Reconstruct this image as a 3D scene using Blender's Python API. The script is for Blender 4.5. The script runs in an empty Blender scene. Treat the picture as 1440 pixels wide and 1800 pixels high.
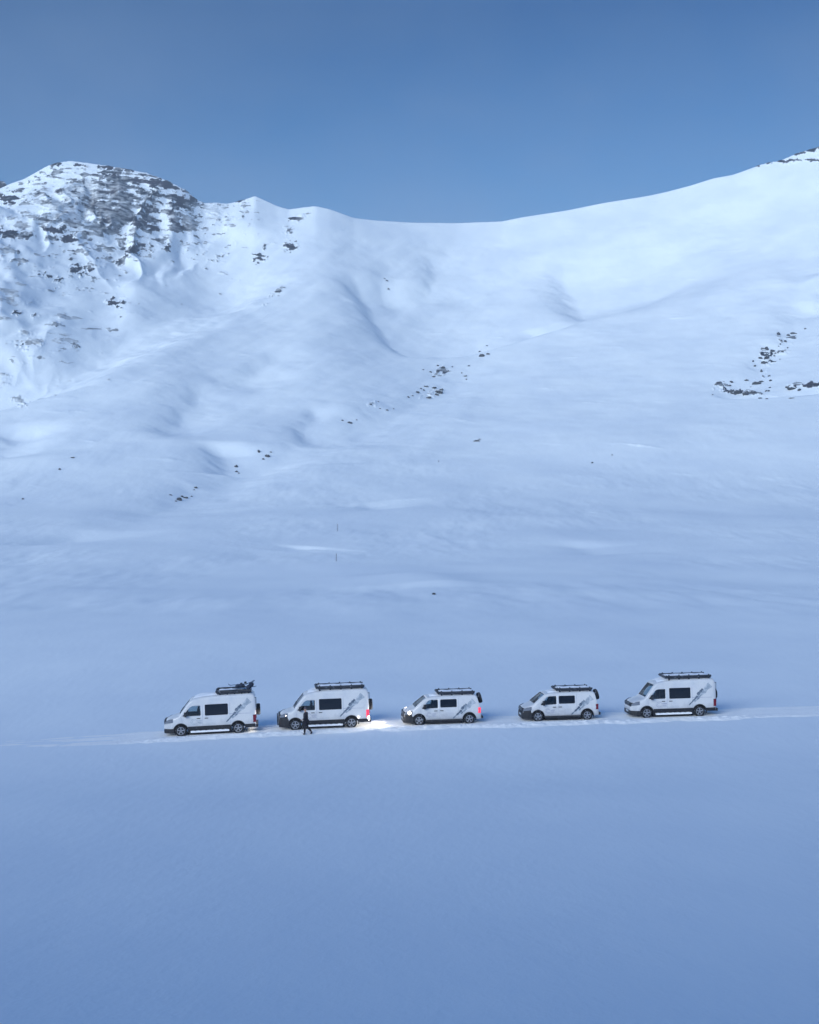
import bpy, bmesh, math, random
import numpy as np
from mathutils import Vector, Matrix, Euler

random.seed(7)
rng = np.random.RandomState(11)
R = math.radians
SC = bpy.context.scene
COL = SC.collection

# ------------------------------------------------------------------ camera
F = 2284.0                       # focal length in photo pixels (photo 1440 x 1800)
CH = 14.0                        # camera height above the road
cam_d = bpy.data.cameras.new('camera')
cam = bpy.data.objects.new('camera', cam_d); COL.objects.link(cam)
cam.location = (0, 0, CH)
cam.rotation_euler = (R(90), 0, 0)
cam_d.sensor_fit = 'HORIZONTAL'; cam_d.sensor_width = 36.0
cam_d.lens = F / 1440.0 * 36.0
cam_d.clip_start = 0.5; cam_d.clip_end = 20000
SC.camera = cam

# ------------------------------------------------------------------ sky
SUN_AZ = R(210)                  # clockwise from +Y: behind the camera, to the left
SUN_EL = R(15)
w = bpy.data.worlds.new('World'); SC.world = w; w.use_nodes = True
nt = w.node_tree; nt.nodes.clear()
out = nt.nodes.new('ShaderNodeOutputWorld')
bg = nt.nodes.new('ShaderNodeBackground'); bg.inputs['Strength'].default_value = 0.076
sky = nt.nodes.new('ShaderNodeTexSky'); sky.sky_type = 'NISHITA'; sky.sun_disc = False
sky.sun_elevation = SUN_EL; sky.sun_rotation = SUN_AZ
sky.altitude = 600; sky.air_density = 1.0; sky.dust_density = 0.6; sky.ozone_density = 3.0
tint = nt.nodes.new('ShaderNodeMixRGB'); tint.blend_type = 'MULTIPLY'; tint.inputs[0].default_value = 1.0
tint.inputs[2].default_value = (0.44, 0.84, 1.22, 1)
# thin high cloud veil
tc = nt.nodes.new('ShaderNodeTexCoord')
mp = nt.nodes.new('ShaderNodeMapping'); mp.inputs['Scale'].default_value = (1.7, 1.7, 3.0)
nz = nt.nodes.new('ShaderNodeTexNoise'); nz.inputs['Scale'].default_value = 2.2
nz.inputs['Detail'].default_value = 5; nz.inputs['Roughness'].default_value = 0.5
rp = nt.nodes.new('ShaderNodeMapRange'); rp.inputs['From Min'].default_value = 0.42; rp.inputs['From Max'].default_value = 0.75
rp.inputs['To Min'].default_value = 0.0; rp.inputs['To Max'].default_value = 0.55
veil = nt.nodes.new('ShaderNodeMixRGB'); veil.inputs[2].default_value = (2.0, 3.4, 6.3, 1)
nt.links.new(tc.outputs['Generated'], mp.inputs['Vector']); nt.links.new(mp.outputs['Vector'], nz.inputs['Vector'])
nt.links.new(nz.outputs['Fac'], rp.inputs['Value']); nt.links.new(rp.outputs['Result'], veil.inputs[0])
nt.links.new(sky.outputs['Color'], tint.inputs[1]); nt.links.new(tint.outputs['Color'], veil.inputs[1])
# the sky deepens quickly above the ridge, the overcast overhead is paler
sx = nt.nodes.new('ShaderNodeSeparateXYZ'); nt.links.new(tc.outputs['Generated'], sx.inputs[0])
gr = nt.nodes.new('ShaderNodeValToRGB'); ge = gr.color_ramp.elements
ge[0].position = 0.20; ge[0].color = (.92, .76, .67, 1); ge[1].position = 0.95; ge[1].color = (.66, 1.0, 1.10, 1)
q_ = ge.new(0.36); q_.color = (.33, .40, .43, 1); q_ = ge.new(0.50); q_.color = (.42, .60, .70, 1)
dk = nt.nodes.new('ShaderNodeMixRGB'); dk.blend_type = 'MULTIPLY'; dk.inputs[0].default_value = 1.0
nt.links.new(sx.outputs['Z'], gr.inputs['Fac']); nt.links.new(veil.outputs['Color'], dk.inputs[1]); nt.links.new(gr.outputs['Color'], dk.inputs[2])
nt.links.new(dk.outputs['Color'], bg.inputs['Color']); nt.links.new(bg.outputs['Background'], out.inputs['Surface'])

# ------------------------------------------------------------------ sun
sd = bpy.data.lights.new('sun', 'SUN'); sd.energy = 2.65; sd.angle = R(48); sd.color = (0.78, 0.84, 0.87)
sun = bpy.data.objects.new('sun', sd); COL.objects.link(sun)
sdir = Vector((math.sin(SUN_AZ)*math.cos(SUN_EL), math.cos(SUN_AZ)*math.cos(SUN_EL), math.sin(SUN_EL)))
sun.rotation_euler = (-sdir).to_track_quat('-Z', 'Y').to_euler()
sun.location = (0, -50, 80)

vs = SC.view_settings
vs.view_transform = 'Standard'; vs.look = 'None'; vs.gamma = 1; vs.exposure = 1.05; vs.use_curve_mapping = False
SC.render.engine = 'CYCLES'

# ------------------------------------------------------------------ materials
def mat(name, col, rough=0.5, metal=0.0, spec=0.5, emit=None, estr=0.0, coat=0.0, noise=None, bump=None):
    m = bpy.data.materials.new(name); m.use_nodes = True
    n = m.node_tree; b = n.nodes['Principled BSDF']
    b.inputs['Base Color'].default_value = (*col, 1)
    b.inputs['Roughness'].default_value = rough; b.inputs['Metallic'].default_value = metal
    b.inputs['Specular IOR Level'].default_value = spec
    b.inputs['Coat Weight'].default_value = coat
    if emit:
        b.inputs['Emission Color'].default_value = (*emit, 1); b.inputs['Emission Strength'].default_value = estr
    if noise:                     # (scale, colour2, lo, hi): worn / dirty / dusted patches
        t = n.nodes.new('ShaderNodeTexCoord'); q = n.nodes.new('ShaderNodeTexNoise')
        q.inputs['Scale'].default_value = noise[0]; q.inputs['Detail'].default_value = 6
        mr = n.nodes.new('ShaderNodeMapRange'); mr.inputs['From Min'].default_value = noise[2]; mr.inputs['From Max'].default_value = noise[3]
        mx = n.nodes.new('ShaderNodeMixRGB'); mx.inputs[1].default_value = (*col, 1); mx.inputs[2].default_value = (*noise[1], 1)
        n.links.new(t.outputs['Object'], q.inputs['Vector']); n.links.new(q.outputs['Fac'], mr.inputs['Value'])
        n.links.new(mr.outputs['Result'], mx.inputs[0]); n.links.new(mx.outputs['Color'], b.inputs['Base Color'])
    if bump:                      # (scale, strength, distance)
        t = n.nodes.new('ShaderNodeTexCoord'); q = n.nodes.new('ShaderNodeTexNoise')
        q.inputs['Scale'].default_value = bump[0]; q.inputs['Detail'].default_value = 5
        bp = n.nodes.new('ShaderNodeBump'); bp.inputs['Strength'].default_value = bump[1]; bp.inputs['Distance'].default_value = bump[2]
        n.links.new(t.outputs['Object'], q.inputs['Vector']); n.links.new(q.outputs['Fac'], bp.inputs['Height'])
        n.links.new(bp.outputs['Normal'], b.inputs['Normal'])
    return m

SNOW = (0.775, 0.83, 0.885)
def snow_mat(name, base, near=True):
    m = bpy.data.materials.new(name); m.use_nodes = True
    n = m.node_tree; b = n.nodes['Principled BSDF']; L = n.links
    b.inputs['Roughness'].default_value = 0.75; b.inputs['Specular IOR Level'].default_value = 0.25
    t = n.nodes.new('ShaderNodeTexCoord')
    # wind-packed against fresh snow: long streaks
    mp = n.nodes.new('ShaderNodeMapping'); mp.inputs['Scale'].default_value = (0.03, 0.02, 0.03)
    q = n.nodes.new('ShaderNodeTexNoise'); q.inputs['Scale'].default_value = 1.0; q.inputs['Detail'].default_value = 8; q.inputs['Roughness'].default_value = 0.6
    cr = n.nodes.new('ShaderNodeMixRGB')
    cr.inputs[1].default_value = (base[0]*0.93, base[1]*0.95, base[2]*0.98, 1); cr.inputs[2].default_value = (*[min(0.93, c*1.06) for c in base], 1)
    mr = n.nodes.new('ShaderNodeMapRange'); mr.inputs['From Min'].default_value = 0.35; mr.inputs['From Max'].default_value = 0.65
    L.new(t.outputs['Object'], mp.inputs['Vector']); L.new(mp.outputs['Vector'], q.inputs['Vector'])
    L.new(q.outputs['Fac'], mr.inputs['Value']); L.new(mr.outputs['Result'], cr.inputs[0])
    # bumps
    b1 = n.nodes.new('ShaderNodeBump'); b1.inputs['Strength'].default_value = 0.5
    q1 = n.nodes.new('ShaderNodeTexNoise'); q1.inputs['Detail'].default_value = 8; q1.inputs['Roughness'].default_value = 0.62
    mp1 = n.nodes.new('ShaderNodeMapping')
    if near:
        mp1.inputs['Scale'].default_value = (2.2, 0.8, 1.0); q1.inputs['Scale'].default_value = 1.0; b1.inputs['Distance'].default_value = 0.06
    else:
        mp1.inputs['Scale'].default_value = (0.05, 0.05, 0.05); q1.inputs['Scale'].default_value = 1.0; b1.inputs['Distance'].default_value = 0.85
    L.new(t.outputs['Object'], mp1.inputs['Vector']); L.new(mp1.outputs['Vector'], q1.inputs['Vector'])
    L.new(q1.outputs['Fac'], b1.inputs['Height'])
    b2 = n.nodes.new('ShaderNodeBump'); b2.inputs['Strength'].default_value = 0.35
    q2 = n.nodes.new('ShaderNodeTexNoise'); q2.inputs['Detail'].default_value = 3
    q2.inputs['Scale'].default_value = 9.0 if near else 0.6; b2.inputs['Distance'].default_value = 0.02 if near else 0.25
    L.new(t.outputs['Object'], q2.inputs['Vector']); L.new(q2.outputs['Fac'], b2.inputs['Height'])
    L.new(b1.outputs['Normal'], b2.inputs['Normal']); L.new(b2.outputs['Normal'], b.inputs['Normal'])
    if near:
        L.new(cr.outputs['Color'], b.inputs['Base Color'])
    else:
        # rock: attribute painted on the sheet, its border broken up by noise
        at = n.nodes.new('ShaderNodeAttribute'); at.attribute_name = 'rock'
        mp3 = n.nodes.new('ShaderNodeMapping'); mp3.inputs['Scale'].default_value = (0.055, 0.055, 0.16); mp3.inputs['Rotation'].default_value = (0, R(4), 0)
        q3 = n.nodes.new('ShaderNodeTexNoise'); q3.inputs['Detail'].default_value = 8; q3.inputs['Roughness'].default_value = 0.60; q3.inputs['Scale'].default_value = 1.0
        L.new(t.outputs['Object'], mp3.inputs['Vector']); L.new(mp3.outputs['Vector'], q3.inputs['Vector'])
        ad = n.nodes.new('ShaderNodeMath'); ad.operation = 'MULTIPLY_ADD'; ad.inputs[1].default_value = 1.7; 
        L.new(q3.outputs['Fac'], ad.inputs[0]); L.new(at.outputs['Fac'], ad.inputs[2])
        th = n.nodes.new('ShaderNodeMapRange'); th.inputs['From Min'].default_value = 1.28; th.inputs['From Max'].default_value = 1.46
        L.new(ad.outputs[0], th.inputs['Value'])
        # rock colour: dark basalt with reddish bands, part dusted
        q4 = n.nodes.new('ShaderNodeTexNoise'); q4.inputs['Scale'].default_value = 0.05; q4.inputs['Detail'].default_value = 6
        L.new(t.outputs['Object'], q4.inputs['Vector'])
        rc = n.nodes.new('ShaderNodeValToRGB'); e = rc.color_ramp.elements
        e[0].position = 0.40; e[0].color = (0.014, 0.018, 0.028, 1); e[1].position = 0.60; e[1].color = (0.036, 0.030, 0.042, 1)
        L.new(q4.outputs['Fac'], rc.inputs['Fac'])
        dm = n.nodes.new('ShaderNodeAttribute'); dm.attribute_name = 'dust'
        q5 = n.nodes.new('ShaderNodeTexNoise'); q5.inputs['Scale'].default_value = 0.22; q5.inputs['Detail'].default_value = 6
        L.new(mp3.outputs['Vector'], q5.inputs['Vector']); q5.inputs['Scale'].default_value = 2.3
        d2 = n.nodes.new('ShaderNodeMath'); d2.operation = 'MULTIPLY_ADD'; d2.inputs[1].default_value = 1.6; 
        L.new(q5.outputs['Fac'], d2.inputs[0]); L.new(dm.outputs['Fac'], d2.inputs[2])
        d3 = n.nodes.new('ShaderNodeMapRange'); d3.inputs['From Min'].default_value = 0.94; d3.inputs['From Max'].default_value = 1.75; d3.inputs['To Max'].default_value = 0.9
        L.new(d2.outputs[0], d3.inputs['Value'])
        rk = n.nodes.new('ShaderNodeMixRGB'); rk.inputs[2].default_value = (*base, 1)
        L.new(rc.outputs['Color'], rk.inputs[1]); L.new(d3.outputs['Result'], rk.inputs[0])
        mx = n.nodes.new('ShaderNodeMixRGB')
        L.new(th.outputs['Result'], mx.inputs[0]); L.new(cr.outputs['Color'], mx.inputs[1]); L.new(rk.outputs['Color'], mx.inputs[2])
        L.new(mx.outputs['Color'], b.inputs['Base Color'])
    return m

M = {}
M['plain'] = snow_mat('plain_snow', SNOW, True)
M['mountain'] = snow_mat('mountain_snow_and_rock', SNOW, False)
M['road'] = mat('packed_snow', (0.93, 0.935, 0.94), 0.7, spec=0.25, noise=(0.7, (0.86, 0.875, 0.90), 0.48, 0.68), bump=(7.0, 0.6, 0.05))
M['lump'] = mat('snow_cover', (0.86, 0.88, 0.92), 0.8, spec=0.2, bump=(9, 0.5, 0.03))
M['paint'] = mat('white_paint', (0.66, 0.665, 0.68), 0.35, coat=0.35, noise=(1.6, (0.56, 0.585, 0.63), 0.45, 0.75))
def road_dirt(m):
    n = m.node_tree; L = n.links; b = n.nodes['Principled BSDF']
    src = b.inputs['Base Color'].links[0].from_socket
    t = n.nodes.new('ShaderNodeTexCoord'); sp = n.nodes.new('ShaderNodeSeparateXYZ'); L.new(t.outputs['Object'], sp.inputs[0])
    q = n.nodes.new('ShaderNodeTexNoise'); q.inputs['Scale'].default_value = 3.5; q.inputs['Detail'].default_value = 7; L.new(t.outputs['Object'], q.inputs['Vector'])
    a = n.nodes.new('ShaderNodeMath'); a.operation = 'MULTIPLY_ADD'; a.inputs[1].default_value = 1.1; L.new(q.outputs['Fac'], a.inputs[0])
    r = n.nodes.new('ShaderNodeMapRange'); r.inputs['From Min'].default_value = 1.25; r.inputs['From Max'].default_value = .35; L.new(sp.outputs['Z'], r.inputs['Value'])
    L.new(r.outputs['Result'], a.inputs[2])
    r2 = n.nodes.new('ShaderNodeMapRange'); r2.inputs['From Min'].default_value = .85; r2.inputs['From Max'].default_value = 1.5; r2.inputs['To Max'].default_value = .62; L.new(a.outputs[0], r2.inputs['Value'])
    x = n.nodes.new('ShaderNodeMixRGB'); x.inputs[2].default_value = (.36, .37, .40, 1); L.new(r2.outputs['Result'], x.inputs[0]); L.new(src, x.inputs[1]); L.new(x.outputs['Color'], b.inputs['Base Color'])
road_dirt(M['paint'])
M['lining'] = mat('cab_lining', (0.05, 0.055, 0.065), 0.8)
M['trim'] = mat('black_plastic', (0.012, 0.013, 0.018), 0.55, noise=(5, (0.08, 0.09, 0.11), 0.58, 0.85))
M['rubber'] = mat('tyre_rubber', (0.014, 0.014, 0.017), 0.85, noise=(6, (0.30, 0.33, 0.38), 0.56, 0.8))
M['rim'] = mat('alloy', (0.36, 0.37, 0.40), 0.35, metal=0.7, noise=(9, (0.6, 0.62, 0.66), 0.5, 0.7))
M['darkglass'] = mat('privacy_glass', (0.008, 0.010, 0.016), 0.08, spec=0.6)
M['lampglass'] = mat('lamp_glass', (0.16, 0.18, 0.22), 0.12, spec=0.7)
M['lamp_on'] = mat('lamp_lit', (0.8, 0.8, 0.8), 0.2, emit=(1.0, 0.86, 0.68), estr=7.0)
M['lamp_dim'] = mat('lamp_running', (0.8, 0.8, 0.8), 0.2, emit=(1.0, 0.95, 0.9), estr=4.0)
M['red'] = mat('tail_lamp_off', (0.16, 0.008, 0.02), 0.2, spec=0.5)
M['red_on'] = mat('tail_lamp_lit', (0.5, 0.02, 0.03), 0.2, emit=(1.0, 0.06, 0.14), estr=0.5)
M['white_on'] = mat('reverse_lamp_lit', (0.8, 0.8, 0.8), 0.2, emit=(1.0, 0.92, 0.90), estr=7.0)
M['decal'] = mat('dark_decal', (0.08, 0.11, 0.16), 0.4, noise=(4, (0.22, 0.27, 0.33), 0.45, 0.62))
M['decal_pale'] = mat('pale_decal', (0.30, 0.35, 0.41), 0.4, noise=(5, (0.52, 0.56, 0.61), 0.42, 0.6))
M['decal_line'] = mat('line_decal', (0.34, 0.36, 0.46), 0.4)
M['seat'] = mat('seat_fabric', (0.025, 0.027, 0.035), 0.9)
M['steel'] = mat('rack_metal', (0.022, 0.026, 0.036), 0.5, noise=(6, (0.28, 0.33, 0.40), 0.58, 0.8))
M['cloth'] = mat('dark_cloth', (0.010, 0.011, 0.018), 0.9, noise=(14, (0.022, 0.022, 0.032), 0.4, 0.6))
M['trousers'] = mat('trouser_cloth', (0.014, 0.013, 0.020), 0.9)
M['skin'] = mat('skin', (0.42, 0.26, 0.20), 0.55)
M['hat'] = mat('wool_hat', (0.10, 0.085, 0.11), 0.95)
M['ski'] = mat('ski_top', (0.05, 0.09, 0.15), 0.3)
M['orange'] = mat('dark_bag_fabric', (0.03, 0.04, 0.07), 0.8)
M['pole'] = mat('weathered_stake', (0.06, 0.06, 0.085), 0.8)

def glass_mat():
    m = bpy.data.materials.new('clear_glass'); m.use_nodes = True
    n = m.node_tree; n.nodes.clear()
    o = n.nodes.new('ShaderNodeOutputMaterial'); t = n.nodes.new('ShaderNodeBsdfTransparent'); t.inputs['Color'].default_value = (0.60, 0.70, 0.74, 1)
    g = n.nodes.new('ShaderNodeBsdfGlossy'); g.inputs['Roughness'].default_value = 0.04
    f = n.nodes.new('ShaderNodeFresnel'); f.inputs['IOR'].default_value = 1.9
    x = n.nodes.new('ShaderNodeMixShader')
    n.links.new(f.outputs[0], x.inputs[0]); n.links.new(t.outputs[0], x.inputs[1]); n.links.new(g.outputs[0], x.inputs[2]); n.links.new(x.outputs[0], o.inputs['Surface'])
    return m
M['glass'] = glass_mat()

def rock_mat():
    m = bpy.data.materials.new('dark_rock'); m.use_nodes = True
    n = m.node_tree; b = n.nodes['Principled BSDF']; L = n.links; b.inputs['Roughness'].default_value = 0.85
    t = n.nodes.new('ShaderNodeTexCoord'); q = n.nodes.new('ShaderNodeTexNoise'); q.inputs['Scale'].default_value = 2.5; q.inputs['Detail'].default_value = 8
    L.new(t.outputs['Object'], q.inputs['Vector'])
    rc = n.nodes.new('ShaderNodeValToRGB'); e = rc.color_ramp.elements
    e[0].position = 0.35; e[0].color = (0.022, 0.024, 0.03, 1); e[1].position = 0.7; e[1].color = (0.042, 0.046, 0.058, 1)
    L.new(q.outputs['Fac'], rc.inputs['Fac'])
    g = n.nodes.new('ShaderNodeNewGeometry'); s = n.nodes.new('ShaderNodeSeparateXYZ'); L.new(g.outputs['Normal'], s.inputs[0])
    ma = n.nodes.new('ShaderNodeMath'); ma.operation = 'MULTIPLY_ADD'; ma.inputs[1].default_value = 0.7
    L.new(q.outputs['Fac'], ma.inputs[0]); L.new(s.outputs['Z'], ma.inputs[2])
    mr = n.nodes.new('ShaderNodeMapRange'); mr.inputs['From Min'].default_value = 1.10; mr.inputs['From Max'].default_value = 1.18
    L.new(ma.outputs[0], mr.inputs['Value'])
    mx = n.nodes.new('ShaderNodeMixRGB'); mx.inputs[2].default_value = (*SNOW, 1)
    L.new(mr.outputs['Result'], mx.inputs[0]); L.new(rc.outputs['Color'], mx.inputs[1]); L.new(mx.outputs['Color'], b.inputs['Base Color'])
    return m
M['rock'] = rock_mat()

# ------------------------------------------------------------------ numpy noise
_perm = rng.permutation(256); _perm = np.concatenate([_perm, _perm])
_ang = rng.rand(256) * 2 * np.pi; _gx = np.cos(_ang); _gy = np.sin(_ang)
def perlin(x, y):
    xi = np.floor(x).astype(int); yi = np.floor(y).astype(int)
    xf = x - xi; yf = y - yi; xi &= 255; yi &= 255
    u = xf*xf*xf*(xf*(xf*6-15)+10); v = yf*yf*yf*(yf*(yf*6-15)+10)
    def g(ix, iy, dx, dy):
        k = _perm[_perm[ix & 255] + (iy & 255)]
        return _gx[k]*dx + _gy[k]*dy
    a = g(xi, yi, xf, yf); b = g(xi+1, yi, xf-1, yf); c = g(xi, yi+1, xf, yf-1); d = g(xi+1, yi+1, xf-1, yf-1)
    return ((a*(1-u)+b*u)*(1-v) + (c*(1-u)+d*u)*v) * 1.5
def fbm(x, y, o=5, g=0.5):
    s = 0; a = 1.0
    for i in range(o):
        s = s + a*perlin(x*2**i + 17.3*i, y*2**i - 9.1*i); a *= g
    return s
def sstep(a, b, x):
    t = np.clip((x-a)/(b-a), 0, 1); return t*t*(3-2*t)

# ------------------------------------------------------------------ terrain
ridge_tab = np.array([(-700,420),(-400,380),(-150,372),(-60,352),(0,331),(20,322),(43,314),(86,290),(110,284),(129,283),(181,290),(224,297),(258,304),(293,317),
 (327,334),(347,352),(360,357),(379,356),(400,358),(413,355),(435,349),(448,344),(461,350),(487,362),(508,368),(534,364),(555,362),(581,368),
 (622,383),(657,387),(721,391),(802,392),(882,389),(922,381),(995,370),(1059,357),(1140,344),(1172,337),(1214,326),(1255,313),(1289,307),
 (1317,297),(1338,289),(1372,282),(1400,270),(1440,258),(1520,240),(1700,225),(2100,260)], float)
_rp = np.arange(-700, 2101, 2.0); _rr = np.interp(_rp, ridge_tab[:,0], ridge_tab[:,1])
_k = np.exp(-np.linspace(-2, 2, 9)**2); _k /= _k.sum()
_rr = np.convolve(np.pad(_rr, 4, 'edge'), _k, 'valid')
_rs = np.interp(_rp, ridge_tab[:,0], ridge_tab[:,1])
_k3 = np.exp(-np.linspace(-2.2, 2.2, 141)**2); _k3 /= _k3.sum()
_rs = np.convolve(np.pad(_rs, 70, 'edge'), _k3, 'valid')          # broad skyline
_yrt = np.array([(-700,1040),(0,1120),(130,1150),(330,1140),(448,1170),(560,1150),(800,1250),(1100,1220),(1440,1180),(2100,1120)], float)
_yr = np.convolve(np.pad(np.interp(_rp, _yrt[:,0], _yrt[:,1]), 70, 'edge'), _k3, 'valid')
yr_tab = np.stack([_rp, _yr], 1)
road_x = np.array([-90,-60,-40,-26,-12.93,-5.62,2.29,10.26,17.8,28,45,90])
road_z = np.array([-1.9,-1.8,-1.5,-.95,-.416,-.185,-.045,.055,.138,.33,.55,.9])
_rxx = np.linspace(-90, 90, 721); _rzz = np.interp(_rxx, road_x, road_z)
_k2 = np.exp(-np.linspace(-2, 2, 33)**2); _k2 /= _k2.sum()
_rzz = np.convolve(np.pad(_rzz, 16, 'edge'), _k2, 'valid')
def zroad(x): return np.interp(x, _rxx, _rzz)
def yroad(x): return 86.5 + 0.1175*x

def near_z(x, y):
    yy = y
    fore = 13.2*np.exp(-np.maximum(yy, 0)/38.0)
    fore = fore - 13.2*math.exp(-85/38.0)
    fore = fore + 21*sstep(-2, -24, y) + 16*sstep(-28, -110, y)  # unseen rise behind the camera, added to shade the foreground
    z = fore*(1 - sstep(55, 82, y)) + zroad(x)*np.exp(-((y-88)/40.0)**2)*np.where(y < 60, sstep(0, 60, y), 1)
    # drifts
    quiet = 1 - 0.93*np.exp(-((y - yroad(x))/5.0)**4)
    z = z + quiet*(0.07*fbm(x/16+3, y/22, 3) + 0.008*fbm(x/1.3, y/3.2, 3))*sstep(300, 120, y)
    return z

def far_row(px, y):
    """screen row of the undisturbed mountain at photo column px and depth y"""
    yr = np.interp(px, yr_tab[:,0], yr_tab[:,1]); rr = np.interp(px, _rp, _rr)
    s = np.clip((y-450)/(yr-450), 0, 1.6)
    shape = 0.94*s + 0.06*s*s
    rs = np.interp(px, _rp, _rs); s1 = np.clip(s, 0, 1)
    row_far = 900 + (rs-900)*shape + (rr-rs)*s1**11
    flat = 900 + (CH-0.2)*F/np.maximum(y, 1)
    yk = np.array([160, 230, 300, 370, 450, 540, 640]); rk = np.array([1096, 1037, 993, 948, 900, 866, 836])
    mid = np.interp(y, yk, rk)
    return row_far, mid, flat, yr, rr

def polyd(X, Y, pts):
    """signed distance (positive on the left of the line's direction) and position along it"""
    best = np.full(X.shape, 1e9); sg = np.zeros(X.shape); tt = np.zeros(X.shape)
    n = len(pts)-1
    for i in range(n):
        ax, ay = pts[i]; bx, by = pts[i+1]
        dx, dy = bx-ax, by-ay; l2 = dx*dx+dy*dy
        t = np.clip(((X-ax)*dx + (Y-ay)*dy)/l2, 0, 1)
        ex = X-(ax+t*dx); ey = Y-(ay+t*dy); d = np.sqrt(ex*ex+ey*ey)
        c = dx*(Y-ay) - dy*(X-ax)
        m = d < best
        best = np.where(m, d, best); sg = np.where(m, np.sign(c), sg); tt = np.where(m, (i+t)/n, tt)
    return best*sg, tt

def inv_row(px, row):
    ys = np.linspace(90, 1400, 4000)
    z = base_z(np.full_like(ys, 0) + (px-720)/F*ys, ys)
    rows = 900 - (z-CH)*F/ys
    k = np.argmax(rows <= row)
    return ys[k] if rows[k] <= row else ys[np.argmin(rows)]

def base_z(x, y):
    px = 720 + x/np.maximum(y, 60)*F
    row_far, mid, flat, yr, rr = far_row(px, y)
    zf = CH + y*(900-row_far)/F
    zridge = CH + yr*(900-rr)/F
    behind = y > yr
    zf = np.where(behind, zridge - (y-yr)*0.42, zf)
    zm = CH + y*(900-mid)/F
    k = sstep(380, 640, y)
    zfar = zm*(1-k) + zf*k
    kk = sstep(150, 260, y)
    return near_z(x, y)*(1-kk) + np.maximum(zfar, -5)*kk

def W(pts):                                  # photo points -> ground plan
    r = []
    for px, py in pts:
        y = inv_row(px, py); r.append(((px-720)/F*y, y))
    return r

feat = []
def chord(X, Y, P):
    (ax, ay), (bx, by) = P[0], P[-1]; dx, dy = bx-ax, by-ay
    return np.clip(((X-ax)*dx + (Y-ay)*dy)/(dx*dx+dy*dy), 0, 1)
def prof_gully(pts, depth, wl, wr, t0=0.12, t1=0.12):
    feat.append(('g', W(pts), depth, wr, wl, t0, t1))      # wl: picture-left bank of a gully running downhill
def prof_lip(pts, depth, w, length, t0=0.1, t1=0.1):      # drop beyond a crest line, recovering with distance
    feat.append(('l', W(pts), depth, w, length, t0, t1))
def prof_ridge(pts, h, wl, wr, t0=0.2, t1=0.2):
    feat.append(('r', W(pts), -h, wl, wr, t0, t1))
# left of the direction of travel is positive
prof_lip([(620,440),(520,512),(430,560),(300,632),(180,680),(50,714),(-80,745),(-250,790)], 18, 62, 260, .3, .05)      # bowl behind the crest
prof_gully([(618,470),(652,510),(690,575),(730,602),(800,618),(850,622)], 13, 20, 150, .2, .15)
prof_gully([(985,430),(1008,485),(1040,535),(1062,565)], 13, 21, 150, .4, .4)
prof_gully([(960,597),(860,625),(770,690),(610,742),(470,800),(412,828),(310,880),(190,932),(20,965),(-120,985)], 5.2, 17, 22, .3, .5)
prof_gully([(765,440),(768,470),(758,500),(735,520)], 4.5, 10, 40, .35, .35)
prof_gully([(690,450),(672,490),(690,530)], 2.6, 10, 20, .35, .35)
prof_gully([(930,560),(945,575),(960,590)], 3.5, 10, 18, .3, .3)
prof_gully([(1470,480),(1420,545),(1375,600),(1335,650),(1295,695)], 6, 15, 36, .1, .15)
prof_gully([(1250,690),(1320,692),(1440,684),(1540,690)], 4, 8, 16, .15, .1)
prof_gully([(1420,400),(1408,470),(1400,520),(1385,560)], 4, 16, 34, .3, .2)
prof_gully([(372,668),(335,712),(300,760),(285,775)], 4.5, 12, 22, .3, .3)
prof_gully([(520,600),(440,660),(372,690)], 3.6, 14, 26, .3, .3)
prof_gully([(372,770),(400,790),(420,820)], 5, 12, 24, .25, .1)
prof_gully([(560,700),(540,740),(545,765)], 3.0, 8, 14, .3, .3)
prof_gully([(50,735),(20,775),(-10,810)], 5, 14, 20, .3, .3)
prof_ridge([(238,455),(232,500),(205,560)], 6, 30, 15, .3, .4)          # spur below the cliffs
prof_ridge([(448,346),(425,385),(405,420)], 8, 22, 16, .05, .4)
prof_ridge([(1440,470),(1432,500),(1425,540)], 5, 14, 16, .3, .3)
prof_gully([(352,360),(330,420),(300,470)], 7, 20, 26, .1, .5)
prof_ridge([(680,1008),(735,1010),(800,1036)], 1.0, 9, 14, .3, .2)
prof_gully([(180,925),(90,945),(10,958)], 1.6, 8, 16, .4, .4)
prof_gully([(600,885),(640,880),(680,895)], 1.6, 8, 14, .3, .3)
prof_gully([(560,960),(540,958),(500,968)], 0.8, 6, 10, .3, .3)
prof_gully([(1000,950),(1030,958),(1060,975)], 1.2, 8, 12, .3, .3)

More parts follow.
